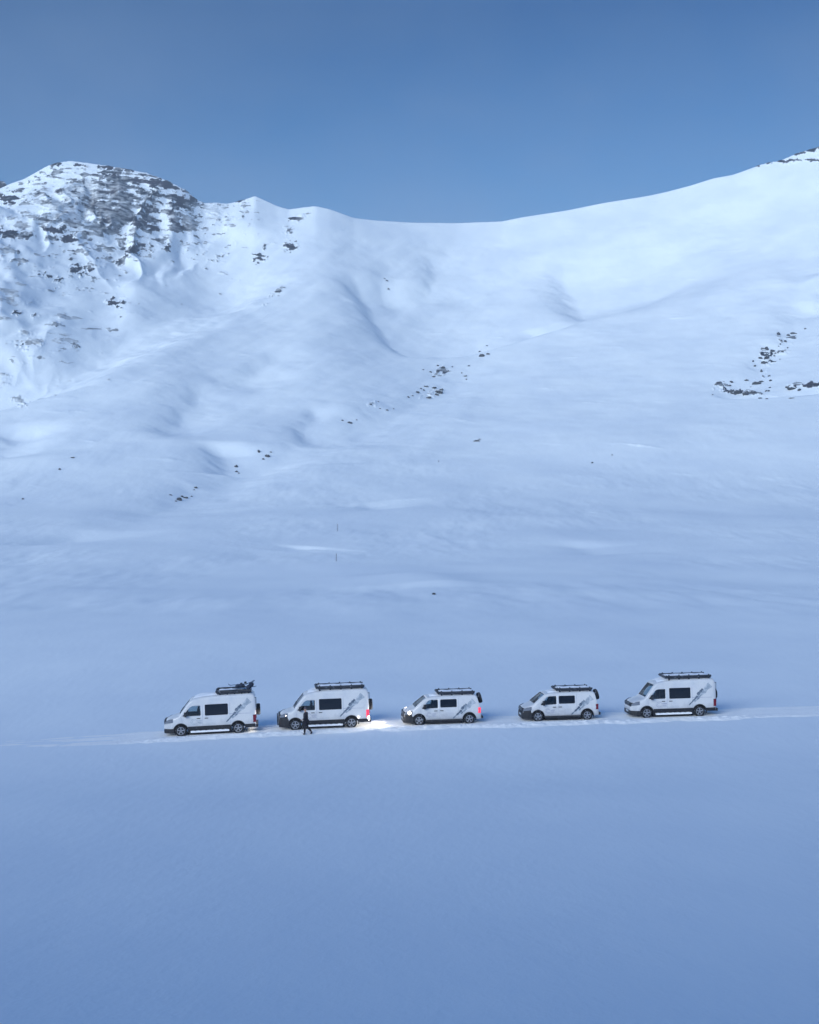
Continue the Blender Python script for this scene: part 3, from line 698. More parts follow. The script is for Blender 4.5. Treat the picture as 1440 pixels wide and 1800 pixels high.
def zb_cap(V, x, P): return min(V.T(x)-.09, P['lampz'][1]+.06)
def make_van(P, front_black=True, lights='off', tails='off', rack='rails', clean=False):
    V = Van(P); L = P['L']; root = empty('camper_van' if P['kind'] == 'high' else 'van')
    hi = P['kind'] == 'high'
    # --- body shell
    bm = bmesh.new()
    st = sorted(set([round(float(a), 3) for a in list(V.xs)] + [round(a, 3) for a in np.arange(0, L, .16)] + [.015, .06, .15, L-.02, L-.08]))
    st = [a for a in st if 0 <= a <= L]
    rings = []
    for x in st:
        h = V.section(x); full = [(y, z) for y, z in h] + [(-y, z) for y, z in h[-2::-1]]
        rings.append([bm.verts.new((x, y, z)) for y, z in full])
    n = len(rings[0])
    for a, b in zip(rings[:-1], rings[1:]):
        for i in range(n): bm.faces.new((a[i], a[(i+1) % n], b[(i+1) % n], b[i]))
    bm.faces.new(rings[0]); bm.faces.new(rings[-1][::-1])
    for f in bm.faces: f.smooth = True
    body = link('body', bm, [M['paint'], M['lining']], root)
    # --- cuts
    cuts = []
    def cutter(fn):
        b = bmesh.new(); fn(b); bmesh.ops.recalc_face_normals(b, faces=b.faces); me = bpy.data.meshes.new('cutter'); b.to_mesh(me); b.free()
        me.materials.append(M['paint']); me.materials.append(M['lining'])
        o = bpy.data.objects.new('cutter', me); COL.objects.link(o); cuts.append(o)
    x0, x1 = P['ws']; zt = P['door'][2][1]
    cyv = P['hw']*.84
    lo = P['belt']-.55
    cav = [(x0-.02, lo), (P['door'][1][0]+.10, lo), (P['door'][1][0]+.10, zt+.16), (x1+.10, V.T(x1)-.10), (x0+.10, V.T(x0+.10)-.13), (x0-.02, V.T(x0)-.16)]
    cutter(lambda b: prism_xz(b, cav, -cyv, cyv, 1))
    cutter(lambda b: prism_xz(b, rounded(P['door'], .05), -1.4, 1.4, 1))
    def wsc(b):
        za, zc = V.T(x0), V.T(x1); d = Vector((x1-x0, 0, zc-za)).normalized(); nrm = Vector((-d.z, 0, d.x))
        ya, yc = P['hw']*.76, P['hw']*.68
        q = [(x0, -ya, za), (x0, ya, za), (x1, yc, zc), (x1, -yc, zc)]
        A = [b.verts.new(Vector(p)+nrm*.25) for p in q]; B = [b.verts.new(Vector(p)-nrm*.20) for p in q]
        b.faces.new(A); b.faces.new(B[::-1])
        for i in range(4): b.faces.new((A[i], B[i], B[(i+1) % 4], A[(i+1) % 4]))
        for f in b.faces: f.material_index = 1
    cutter(wsc)
    for sx in (P['fw'], P['rw']):
        for sy in (-1, 1):
            def arch(b, sx=sx, sy=sy):
                tube(b, (sx, sy*.55, P['wr']), (sx, sy*1.4, P['wr']), P['wr']+.075, n=32)
                for f in b.faces: f.material_index = 1
            cutter(arch)
    boolean_cut(body, cuts)
    # --- glass
    bm = bmesh.new(); g = {}
    NX, NY = 10, 10
    for i in range(NX+1):
        x = x0-.03 + (x1-x0+.06)*i/NX
        for j in range(NY+1):
            y = P['hw']*.78*(-1+2*j/NY); g[i, j] = bm.verts.new((x, y, V.T(x)-.045-.02*abs(y)))
    for i in range(NX):
        for j in range(NY): bm.faces.new((g[i, j], g[i+1, j], g[i+1, j+1], g[i, j+1]))
    link('windscreen', bm, M['glass'], root, True)
    for sy in (-1, 1):
        bm = bmesh.new(); dx0 = min(p[0] for p in P['door'])-.04; dx1 = max(p[0] for p in P['door'])+.04
        dz0 = min(p[1] for p in P['door'])-.04; dz1 = max(p[1] for p in P['door'])+.04; g = {}
        for i in range(6):
            for j in range(6):
                x = dx0+(dx1-dx0)*i/5; z = dz0+(dz1-dz0)*j/5
                z = min(z, V.T(x)-.09)
                g[i, j] = bm.verts.new((x, sy*(V.side(x, z)-.03), z))
        for i in range(5):
            for j in range(5): bm.faces.new((g[i, j], g[i+1, j], g[i+1, j+1], g[i, j+1]))
        link('door_window', bm, M['glass'], root, True)
        link('side_window', patch_side(V, rounded(P['win'], .07), .006, sy), M['darkglass'], root)
        # door shut lines: thin dark grooves lying on the paint
        bm = bmesh.new()
        xa, xb = P['door'][1][0]+.11, P['win'][0][0]-.07
        for (p, q) in (((xa, P['trim'][1]+.02), (xa, zt+.06)), ((P['win'][1][0]+.12, P['trim'][1]+.02), (P['win'][1][0]+.12, zt+.12)), ((P['door'][0][0]-.08, P['belt']-.02), (P['door'][0][0]-.02, P['trim'][1]+.25))):
            t_ = strip_side(V, p, q, .012, .012, .003, sy, 8); me_ = bpy.data.meshes.new('tmp'); t_.to_mesh(me_); t_.free(); bm.from_mesh(me_); bpy.data.meshes.remove(me_)
        link_each('door_seam', bm, M['decal_line'], root)
        for hx in (xa-.26, xb+.16):
            bm = bmesh.new(); hz = P['belt']-.10; yv = V.side(hx, hz)*sy
            box(bm, hx-.11, hx+.11, min(yv, yv+sy*.035), max(yv, yv+sy*.035), hz-.02, hz+.02)
            link('door_handle', bm, M['trim'], root, bevel=.006)
        # mirror
        mx = P['door'][0][0]+.18; mz = P['belt']+.20; yv = V.side(mx, mz)
        bm = bmesh.new(); box(bm, mx-.07, mx+.07, sy*(yv+.10) if sy > 0 else sy*(yv+.28), sy*(yv+.28) if sy > 0 else sy*(yv+.10), mz-.14, mz+.15)
        mir = link('wing_mirror', bm, M['trim'], root, bevel=.03)
        bm = bmesh.new(); tube(bm, (mx, sy*(yv-.02), mz-.08), (mx, sy*(yv+.14), mz-.06), .03, n=8); link('mirror_arm', bm, M['trim'], mir)
        # wheel arch lips and sill
        for sx in (P['fw'], P['rw']):
            bm = bmesh.new(); r0 = P['wr']+.072; r1 = P['wr']+(.135 if hi else .115); A = []; B = []; C = []; D = []
            for k in range(19):
                a = R(-14) + (math.pi+R(28))*k/18
                for (lst, rr_, o_) in ((A, r0, .022), (B, r1, .018), (C, r1, -.03), (D, r0, -.06)):
                    x = sx+rr_*math.cos(a); z = P['wr']+rr_*math.sin(a)
                    z2 = min(max(z, P['zb']-.04), P['belt']); lst.append(bm.verts.new((x, sy*(V.side(x, z2)+o_), z)))
            for k in range(18):
                for p_, q_ in ((A, B), (B, C), (D, A)): bm.faces.new((p_[k], p_[k+1], q_[k+1], q_[k]))
            link('wheel_arch', bm, M['trim'], root)
        t0, t1 = P['trim']; bm = bmesh.new()
        xa_, xb_ = P['fw']+P['wr']+.10, P['rw']-P['wr']-.10
        yo = V.side(2.5, .6)
        box(bm, xa_, xb_, sy*(yo-.10) if sy > 0 else sy*(yo+.028), sy*(yo+.028) if sy > 0 else sy*(yo-.10), t0-.02, t1)
        link('sill', bm, M['trim'], root, bevel=.012)
        bm = bmesh.new(); xa_ = P['rw']+P['wr']+.10
        if hi:
            box(bm, xa_, L-.05, sy*(yo-.14) if sy > 0 else sy*(yo+.012), sy*(yo+.012) if sy > 0 else sy*(yo-.14), t0-.02, t1-.02)
            link('rear_sill', bm, M['trim'], root, bevel=.012)
            # snow caked side step
            bm = bmesh.new(); xa_, xb_ = P['fw']+.62, P['rw']-.58
            for k in range(26):
                q0 = xa_+(xb_-xa_)*k/26; q1 = xa_+(xb_-xa_)*(k+1)/26
                hz = .345+.012*math.sin(k*1.7)
                box(bm, q0, q1+.001*(k % 2), (yo-.16)*sy if sy > 0 else (yo+.11)*sy, (yo+.11)*sy if sy > 0 else (yo-.16)*sy, .235, hz)
            link('side_step', bm, M['lump'], root)
        bm = bmesh.new()
        box(bm, P['fw']+.5, P['rw']-.45, sy*.35 if sy > 0 else sy*.84, sy*.84 if sy > 0 else sy*.35, .10, P['zb'])  # black underbody, dropped and widened to stand in for shade beneath the van
        link('underbody_shade', bm, M['trim'], root)
        # livery
        bx = P['win'][1][0]
        if hi: A_, B_ = (bx-.13, .80), (bx+1.36, 2.28); C_ = (bx+.55, 1.48)
        else: A_, B_ = (bx-.26, .42), (bx+1.12, 1.66); C_ = (bx+.40, 1.02)
        def lerp(t, off=0): return (A_[0]+(B_[0]-A_[0])*t+off, A_[1]+(B_[1]-A_[1])*t-off*.8)
        link('livery_wash', strip_side(V, lerp(.20, .08), lerp(.96, .10), .14, .34, .003, sy), M['decal_pale'], root)
        link('livery_stripe', strip_side(V, lerp(0), lerp(.42), .07, .13, .005, sy), M['decal'], root)
        link('livery_stripe', strip_side(V, lerp(.44, -.05), lerp(.70, -.05), .20, .12, .005, sy), M['decal'], root)
        link('livery_stripe', strip_side(V, lerp(.76, -.03), lerp(.90, -.03), .07, .03, .005, sy), M['decal_pale'], root)
        link('livery_stripe', strip_side(V, lerp(.30, .12), lerp(.52, .10), .05, .02, .007, sy), M['decal'], root)
        if hi: link('livery_line', strip_side(V, (bx+.08, 1.33), (bx+1.5, 1.30), .025, .02, .0065, sy), M['decal_line'], root)
        # round door emblem: a broken ring and a short word-like bar
        lx, lz = P['logo']; s_ = 1 if hi else .85; bm = bmesh.new()
        for (a0, a1, r_, w_) in ((20, 150, .19, .03), (175, 330, .19, .03), (40, 300, .11, .022)):
            pa = None
            for k in range(13):
                a = R(a0+(a1-a0)*k/12); pp = []
                for rr_ in (r_*s_-w_/2, r_*s_+w_/2):
                    x = lx-.12+rr_*math.cos(a); z = lz+rr_*math.sin(a)*.9; pp.append(bm.verts.new((x, sy*(V.side(x, z)+.004), z)))
                if pa: bm.faces.new((pa[0], pa[1], pp[1], pp[0]))
                pa = pp
        for (a0, a1, zz, w_) in ((.10, .42, .05, .05), (.12, .36, -.06, .035), (.16, .40, -.13, .025)):
            q = [(lx+a0*s_, lz+zz-w_/2), (lx+a1*s_, lz+zz-w_/2), (lx+a1*s_, lz+zz+w_/2), (lx+a0*s_, lz+zz+w_/2)]
            bm.faces.new([bm.verts.new((x, sy*(V.side(x, z)+.004), z)) for x, z in q])
        link('door_emblem', bm, M['decal_line'] if not clean else M['decal_pale'], root)
        if front_black:
            q = [(.03, P['zb']-.10), (.03, zb_cap(V, .03, P)), (.22, zb_cap(V, .22, P)), (.46, zb_cap(V, .46, P)-.02), (P['fw']-P['wr']-.12, P['lampz'][0]+.02), (P['fw']-P['wr']-.08, P['zb']-.02)]
            link('nose_mask', patch_side(V, rounded(q, .05), .010, sy), M['trim'], root)
        # head lamp wraps round the corner
        za, zb_ = P['lampz']; bm = bmesh.new(); g = {}
        for i in range(7):
            x = .05+.52*i/6
            for j in range(4):
                zlo = za+.07*i/6; zhi = min(zb_+.07*i/6, V.T(x)-.05)
                z = zlo+(zhi-zlo)*j/3; ww = V.side(x, z)+.024
                g[i, j] = bm.verts.new((x-.03, sy*ww, z))
        for i in range(6):
            for j in range(3): bm.faces.new((g[i, j], g[i+1, j], g[i+1, j+1], g[i, j+1]))
        # front part of the lamp
        fr = [bm.verts.new((-.025, sy*(V.side(0, za)-.30), za+.02+(zb_-za-.05)*j/3)) for j in range(4)]
        for j in range(3): bm.faces.new((fr[j], g[0, j], g[0, j+1], fr[j+1]))
        hl = link('headlight', bm, M['lampglass'], root)
        if lights != 'off':
            bm = bmesh.new(); rr_ = {'on': .125, 'low': .06, 'dim': .05}[lights]
            cxl = {'on': .36, 'low': .44, 'dim': .46}[lights]; cyl, czl = V.side(cxl, za)-.02, (za+zb_)/2+.03
            bmesh.ops.create_icosphere(bm, subdivisions=2, radius=rr_, matrix=Matrix.Translation((cxl, sy*cyl, czl)))
            link('bulb', bm, M['lamp_on'] if lights in ('on', 'low') else M['lamp_dim'], hl, True)
        # tail lamp
        if hi: tz0, tz1 = .70, 1.18
        else: tz0, tz1 = .72, 1.08
        bm = bmesh.new(); xl = float(np.interp(-(tz0+tz1)/2, [-2.3, -.3], [L-.02, L-.02])) if hi else L-.06
        yw = V.side(L-.1, .9)
        box(bm, xl-.16, xl+.035, sy*(yw-.10) if sy > 0 else sy*(yw+.018), sy*(yw+.018) if sy > 0 else sy*(yw-.10), tz0, tz1)
        tl = link('tail_light', bm, M['red_on'] if tails != 'off' else M['red'], root, bevel=.015)
        if tails == 'reverse':
            bm = bmesh.new(); box(bm, xl-.06, xl+.05, sy*(yw-.10) if sy > 0 else sy*(yw+.026), sy*(yw+.026) if sy > 0 else sy*(yw-.10), tz0-.20, tz0+.06)
            link('reverse_light', bm, M['white_on'], tl, bevel=.01)
            bm = bmesh.new(); bmesh.ops.create_icosphere(bm, subdivisions=2, radius=.055, matrix=Matrix.Translation((P['rw']+.46, sy*(V.side(5, .8)+.02), .72)))
            link('side_marker', bm, M['white_on'], root, True)
    # --- front: grille, bumper
    def front(name, z0, z1, m, dx=.045, frac=.98, wrap=.30):
        bm = bmesh.new(); cols = []
        N = 18
        for k in range(N+1):
            s = -1+2*k/N; ang = s
            # path: across the nose, then back along both flanks
            if abs(s) <= .7: x = 0.0; y = s/.7*V.plan(0)*frac
            else:
                t = (abs(s)-.7)/.3; x = wrap*t; y = math.copysign(V.plan(x)*(frac+.0*t)+.012, s)
            col = []
            for j in range(4):
                z = z0+(z1-z0)*j/3; bul = .02*math.sin(math.pi*j/3)
                yy = math.copysign(min(abs(y), V.side(x, z)+.018), y) if abs(s) > .7 else y
                col.append(bm.verts.new((x-(dx+bul)*(1 if abs(s) <= .72 else max(0, 1-(abs(s)-.7)/.3)), yy, z)))
            cols.append(col)
        inner = []
        for k in range(N+1):
            col = []
            for j in range(4):
                v = cols[k][j].co; col.append(bm.verts.new((v.x+.10, v.y*.93, v.z)))
            inner.append(col)
        for k in range(N):
            for j in range(3):
                bm.faces.new((cols[k][j], cols[k+1][j], cols[k+1][j+1], cols[k][j+1]))
                bm.faces.new((inner[k][j], inner[k][j+1], inner[k+1][j+1], inner[k+1][j]))
            bm.faces.new((cols[k][0], inner[k][0], inner[k+1][0], cols[k+1][0]))
            bm.faces.new((cols[k][3], cols[k+1][3], inner[k+1][3], inner[k][3]))
        for k in (0, N):
            for j in range(3): bm.faces.new((cols[k][j], cols[k][j+1], inner[k][j+1], inner[k][j]))
        return link(name, bm, m, root)
    wrapx = P['fw']-P['wr']-.08
    za, zb_ = P['lampz']
    front('front_bumper', .24 if hi else .19, .52 if not front_black else za-.10, M['trim'], .03, 1.0, wrapx)
    if not front_black:
        front('bumper_cover', .525, za-.06, M['paint'], .02, .99, wrapx*.9)
    gr = front('grille', za-.055 if not front_black else za-.095, zb_-.06, M['trim'], .012, .93, .12)
    bm = bmesh.new()
    for k in range(3):
        z = za-.0+k*.07
        box(bm, -.060, -.030, -V.plan(0)*.62, V.plan(0)*.62, z, z+.014)
    link_each('grille_bar', bm, M['rim'], gr)
    if front_black and hi:
        bm = bmesh.new()     # tubular nudge bar
        for z in (.62, .88):
            tube(bm, (-.10, -.55, z), (-.10, .55, z), .03, n=8)
        for y in (-.55, .55): tube(bm, (-.10, y, .34), (-.10, y, .95), .03, n=8); tube(bm, (-.10, y, .40), (.02, y, .40), .03, n=8)
        link('bull_bar', bm, M['trim'], root)
    # number plate front/rear
    bm = bmesh.new(); box(bm, -.062, -.045, -.26, .26, .40, .51); link('number_plate', bm, M['decal_pale'], root)
    # rear bumper, rear doors, spare wheel
    bm = bmesh.new(); box(bm, L-.12, L+.14, -V.plan(L)*.98, V.plan(L)*.98, .36 if hi else .34, .54 if hi else .50); link('rear_bumper', bm, M['trim'], root, bevel=.03)
    rr_, cz = P['spare']
    rr_ = .37 if hi else .36
    bm = bmesh.new()
    lean = 0 if hi else R(15)
    xr = L+.02 if hi else L-.13
    lathe(bm, [(rr_*.80, .0), (rr_, .05), (rr_, .20), (rr_*.9, .245), (rr_*.3, .255)], 32, 'X', (0, 0, 0))
    mt = Matrix.Translation((xr+.03, -.12, cz)) @ Matrix.Rotation(lean*-1, 4, 'Y')
    bmesh.ops.transform(bm, matrix=mt, verts=bm.verts); sp = link('spare_wheel', bm, M['rubber'], root, True)
    bm = bmesh.new(); tube(bm, (xr-.06, -.12, cz), (xr+.08, -.12, cz), .05, n=10)
    tube(bm, (xr+.03, -.12, cz), (xr+.03, .30, cz-.30), .025, n=8); link('spare_carrier', bm, M['trim'], sp)
    if hi:
        bm = bmesh.new(); tube(bm, (L+.05, -.86, .95), (L+.05, -.86, 2.30), .016, n=8)
        for k in range(2): tube(bm, (L-.05, -.86, .98+k*1.28), (L+.05, -.86, .98+k*1.28), .016, n=8)
        link('door_bar', bm, M['trim'], root)
    bm = bmesh.new()
    box(bm, L-.02 if hi else L-.17, L+.012 if hi else L-.135, .30, .78, (1.45 if hi else 1.25), (1.95 if hi else 1.62))
    if hi: link('rear_window', bm, M['darkglass'], root, bevel=.01)
    else: bm.free()
    # wheels
    for sx in (P['fw'], P['rw']):
        for sy in (-1, 1):
            wh = empty('wheel', (sx, sy*(P['hw']-.135), P['wr'])); wh.parent = root
            bm = bmesh.new(); r = P['wr']
            lathe(bm, [(r*.62, -.105), (r*.93, -.115), (r, -.085), (r, .085), (r*.93, .115), (r*.66, .105)], 36, 'Y')
            for k in range(36):     # tread blocks
                a = 2*math.pi*k/36
                mtx = Matrix.Rotation(-a, 4, 'Y') @ Matrix.Translation((r-.002, 0, 0))
                box(bm, -.01, .012, -.09+(k % 2)*.02, .09-(k % 2)*.02, -.018, .018, mtx)
            link('tyre', bm, M['rubber'], wh, False)
            bm = bmesh.new(); o_ = sy*.09
            lathe(bm, [(r*.67, min(o_, o_+sy*.028)), (r*.67, max(o_, o_+sy*.028))], 30, 'Y')
            for f in bm.faces: f.material_index = 1
            lathe(bm, [(r*.2, o_+sy*.02), (r*.16, o_+sy*.05)], 12, 'Y')
            for k in range(5):
                a = 2*math.pi*k/5+.3
                mtx = Matrix.Rotation(-a, 4, 'Y')
                ya_, yb_ = sorted((o_+sy*.025, o_+sy*.042))
                box(bm, r*.12, r*.66, ya_, yb_, -.032, .032, mtx)
            # outer hoop
            for k in range(30):
                a = 2*math.pi*k/30; mtx = Matrix.Rotation(-a, 4, 'Y'); ya_, yb_ = sorted((o_+sy*.024, o_+sy*.040))
                box(bm, r*.60, r*.685, ya_, yb_, -r*.075, r*.075, mtx)
            link('rim', bm, [M['rim'], M['trim']], wh)
    # --- cab interior
    for sy in (-1, 1):
        bm = bmesh.new()
        sxx = P['door'][1][0]-.38; zz = P['belt']-.42
        for (a, b, c, d, e, f_) in ((sxx-.40, sxx+.12, sy*.45-.24, sy*.45+.24, zz, zz+.16), (sxx+.10, sxx+.26, sy*.45-.24, sy*.45+.24, zz, zz+.66), (sxx+.14, sxx+.25, sy*.45-.13, sy*.45+.13, zz+.64, zz+.90)):
            box(bm, a, b, c, d, e, f_)
        link('cab_seat', bm, M['seat'], root, bevel=.04)
    bm = bmesh.new(); box(bm, x0-.01, x0+.42, -cyv+.01, cyv-.01, P['belt']-.35, min(P['belt']+.05, V.T(x0)-.17)); link('dashboard', bm, M['lining'], root, bevel=.02)
    bm = bmesh.new()
    cc = Vector((x0+.62, -.45, P['belt']+.02)); q = Euler((0, R(-62), 0)).to_quaternion(); pr = None; first = None
    for k in range(16):
        a0 = 2*math.pi*k/16; a1 = 2*math.pi*(k+1)/16
        tube(bm, cc+q@Vector((.19*math.cos(a0), .19*math.sin(a0), 0)), cc+q@Vector((.19*math.cos(a1), .19*math.sin(a1), 0)), .016, n=6)
    tube(bm, cc, cc+Vector((-.22, 0, -.14)), .03, n=8); tube(bm, cc+Vector((0, -.18, 0)), cc+Vector((0, .18, 0)), .014, n=6)
    link('steering_wheel', bm, M['trim'], root)
    # wipers
    bm = bmesh.new()
    for y in (-.35, .25):
        tube(bm, (x0+.02, y, V.T(x0+.02)+.02), (x0+.20, y+.42, V.T(x0+.20)+.012), .010, n=6)
    link_each('wiper', bm, M['trim'], root)
    # --- snow lying on the roof
    bm = bmesh.new(); g = {}; ra, rb = P['ws'][1]+.25, L-.15; N1, N2 = 40, 14
    for i in range(N1+1):
        x = ra+(rb-ra)*i/N1
        for j in range(N2+1):
            s = -1+2*j/N2; y = s*P['hw']*.66; T = V.T(x)
            e = min(1, (1-abs(s))*4)*min(1, i/3, (N1-i)/3)
            g[i, j] = bm.verts.new((x, y, T-.025+.075*e+.02*e*math.sin(x*5+y*4)))
    for i in range(N1):
        for j in range(N2): bm.faces.new((g[i, j], g[i+1, j], g[i+1, j+1], g[i, j+1]))
    link('roof_snow', bm, M['lump'], root, True)
    # --- roof rack
    a, b = P['rack']
    if rack == 'box': a = 3.42
    rk = empty('roof_rack'); rk.parent = root; H = P['H']
    ry = P['hw']*.72
    for sy in (-1, 1):
        bm = bmesh.new()
        z = H+.14
        tube(bm, (a+.05, sy*ry, z), (b, sy*ry, z), .075, n=10)
        box(bm, a+.10, b-.04, sy*ry-.025, sy*ry+.025, z-.12, z-.02)
        tube(bm, (a-.04, sy*ry, z+.045), (a+.10, sy*ry, z-.01), .055, n=8)
        if rack == 'box': box(bm, a-.02, b+.02, sy*ry-.03, sy*ry+.03, z-.13, z+.11)
        link('rail', bm, M['steel'], rk)
        bm = bmesh.new(); nf = 5 if hi else 4
        for k in range(nf):
            x = a+.18+(b-a-.34)*k/(nf-1); box(bm, x-.05, x+.05, sy*ry-.03, sy*ry+.03, V.T(x)-.06, z)
            if rack != 'box': box(bm, x-.035, x+.035, sy*ry-.028, sy*ry+.028, z-.02, z+.125)
            link('rack_foot', bm, M['steel'], rk, bevel=.006); bm = bmesh.new()
        bm.free()
    for k in range(5):
        x = a+.18+(b-a-.34)*k/4
        bm = bmesh.new(); box(bm, x-.03, x+.03, -ry+.055, ry-.055, H+.12, H+.16); link('crossbar', bm, M['steel'], rk)
    bm = bmesh.new()          # front fairing of the rack
    tube(bm, (a-.02, -ry, H+.10), (a-.02, ry, H+.10), .06, n=10); tube(bm, (a-.07, -ry*.98, H+.15), (a-.07, ry*.98, H+.15), .05, n=10)
    link('rack_fairing', bm, M['steel'], rk)
    bm = bmesh.new(); g = {}                              # snow between the rails
    for i in range(25):
        for j in range(9):
            x = a+.1+(b-a-.1)*i/24; s = -1+2*j/8; e = min(1, (1-abs(s))*3, i/2, (24-i)/2)
            g[i, j] = bm.verts.new((x, s*(ry-.07), H+.14+.06*e+.02*e*math.sin(x*7+s*3)))
    for i in range(24):
        for j in range(8): bm.faces.new((g[i, j], g[i+1, j], g[i+1, j+1], g[i, j+1]))
    link('rack_snow', bm, M['lump'], rk, True)
    return root, V

PSI = R(6.7)
VANS = [   # photo column of wheelbase middle, spec, options, label
 (369, HI, dict(front_black=False, lights='off', tails='off', rack='box', clean=True), 'leftmost white high roof van, unlit, with skis and bags piled on its rack'),
 (569, HI, dict(front_black=True, lights='low', tails='reverse'), 'white high roof van with lit rear lamps and a person walking beside its door'),
 (781, LO, dict(front_black=True, lights='on', tails='on'), 'low roof white van in the middle of the convoy with bright headlights on'),
 (989, LO, dict(front_black=True, lights='dim', tails='off'), 'low roof white van with dark nose and only a faint lamp, second from the right'),
 (1183.5, HI, dict(front_black=False, lights='off', tails='off'), 'rightmost white high roof van, lamps unlit, nothing but snow on its rack'),
]
roots = []
for px, P, opt, lab in VANS:
    k = (px-720)/F; y = 85.6/(1-.1175*k); x = k*y                     # near wheels, on the road line
    root, V = make_van(P, **opt)
    mid = (P['fw']+P['rw'])/2
    wb = P['rw']-P['fw']
    # local x runs nose -> tail = world (+cos, +sin of the road direction)
    c, s = math.cos(PSI), math.sin(PSI)
    xf, yf = x-wb/2*c, y-wb/2*s; xr_, yr_ = x+wb/2*c, y+wb/2*s
    def gz(xx, yy): return float(near_z(np.array([xx]), np.array([yy]))[0])-.015
    zf_, zr_ = gz(xf, yf), gz(xr_, yr_)
    pitch = math.atan2(zr_-zf_, wb)
    rot = Matrix.Rotation(PSI, 4, 'Z') @ Matrix.Rotation(-pitch, 4, 'Y') @ Matrix.Scale(-1, 4, (0, 1, 0))
    # keep the near flank facing the camera without mirroring: y axis stays, so turn instead
    rot = Matrix.Rotation(PSI, 4, 'Z') @ Matrix.Rotation(-pitch, 4, 'Y')
    base = rot @ Vector((mid, -(P['hw']-.08), 0))
    loc = Vector((x, y, (zf_+zr_)/2)) - base
    root.matrix_world = Matrix.Translation(loc) @ rot
    tag(root, lab, 'van', 'white vans parked in a line on the snow road')
    roots.append((root, rot, loc, P, V))

# lamps that are lit
def spot(name, root_i, lx, ly, lz, dirv, energy, size, col=(1, .93, .83), blend=.6, r=.08):
    root, rot, loc, P, V = roots[root_i]
    d = bpy.data.lights.new(name, 'SPOT'); d.energy = energy; d.spot_size = R(size); d.spot_blend = blend; d.color = col; d.shadow_soft_size = r
    o = bpy.data.objects.new(name, d); COL.objects.link(o)
    p = loc + (rot @ Vector((lx, ly, lz))); o.location = p
    dw = (rot.to_3x3() @ Vector(dirv)).normalized(); o.rotation_euler = dw.to_track_quat('-Z', 'Y').to_euler()
for ly in (-.7, .7):
    spot('headlight_beam', 2, -.14, ly, .84, (-1, -.02*ly-.05, -.09), 190, 75)
    spot('headlight_beam', 1, -.24, ly, .95, (-1, 0, -.10), 90, 70)
spot('reverse_beam', 1, 6.20, -.8, .75, (1, -.35, -.40), 34, 120)
spot('reverse_beam', 1, 6.20, .8, .75, (1, .3, -.40), 20, 120)

# ------------------------------------------------------------------ gear on the first van's rack
r0, rot0, loc0, P0, V0 = roots[0]
def on_rack(name, bmf, m, lx, ly, lz, yaw=0, pitch=0, lab='', cat='', grp=None, bevel=0, kids=()):
    mw = Matrix.Translation(loc0) @ rot0 @ Matrix.Translation((lx, ly, lz)) @ Matrix.Rotation(yaw, 4, 'Z') @ Matrix.Rotation(pitch, 4, 'Y')
    t = empty(name); t.matrix_world = mw
    for nm, fn, mm in bmf:
        bm = bmesh.new(); fn(bm); link(nm, bm, mm, t, bevel=bevel)
    tag(t, lab, cat, grp); return t
def ski(bm, y):
    pts = []
    prof = [(-.02, .16, .0), (-.0, .10, .03), (.06, .035, .05), (.16, .005, .055), (.6, 0, .045), (1.1, 0, .045), (1.55, .0, .055), (1.66, .03, .04)]
    A = []; 
    for x, z, wv in prof:
        A.append([bm.verts.new((x, y-wv, z)), bm.verts.new((x, y+wv, z)), bm.verts.new((x, y+wv, z+.018)), bm.verts.new((x, y-wv, z+.018))])
    for p, q in zip(A[:-1], A[1:]):
        for i in range(4): bm.faces.new((p[i], p[(i+1) % 4], q[(i+1) % 4], q[i]))
    bm.faces.new(A[0][::-1]); bm.faces.new(A[-1])
def binding(bm, y):
    box(bm, .78, .90, y-.035, y+.035, .018, .085); box(bm, 1.05, 1.18, y-.04, y+.04, .018, .13)
zt = P0['H']+.27
for (lx, ly, yaw, pit, lab) in ((4.30, -.35, .05, -.03, 'pair of dark skis lying flat along the near side of the leftmost van\'s rack'),
                           (4.15, .25, -.10, -.09, 'pair of dark skis tilted up on the far side of the leftmost van\'s rack')):
    on_rack('pair_of_skis', [('ski', lambda b: ski(b, -.07), M['ski']), ('ski', lambda b: ski(b, .07), M['ski']), ('binding', lambda b: binding(b, -.07), M['trim']), ('binding', lambda b: binding(b, .07), M['trim'])], None, lx, ly, zt+(.12 if ly > 0 else 0), yaw, pit, lab, 'skis', 'skis on the roof of the first van')
def duffel(bm, L_, r_):
    prof = [(r_*.25, -L_/2), (r_*.8, -L_/2+.02), (r_, -L_/2+.09), (r_*1.06, -.1), (r_*.95, .12), (r_, L_/2-.09), (r_*.8, L_/2-.02), (r_*.25, L_/2)]
    lathe(bm, prof, 14, 'X')
    for v in bm.verts: v.co.z *= .8
def strap(bm, r_):
    for x in (-.14, .14):
        for k in range(14):
            a0, a1 = 2*math.pi*k/14, 2*math.pi*(k+1)/14; rr = r_*1.1
            tube(bm, (x, rr*math.cos(a0), rr*.8*math.sin(a0)), (x, rr*math.cos(a1), rr*.8*math.sin(a1)), .014, n=6)
for (lx, ly, yaw, lab) in ((4.90, -.15, .2, 'dark duffel bag lying level on the leftmost van\'s rack'), (5.55, -.30, .95, 'dark duffel bag tilted at the rear end of the leftmost van\'s rack')):
    on_rack('duffel_bag', [('bag', lambda b: duffel(b, .62, .15), M['orange']), ('strap', lambda b: strap(b, .15), M['trim'])], None, lx, ly, zt+.12, yaw, 0 if yaw < .5 else -.35, lab, 'bag', 'bags on the roof of the first van')
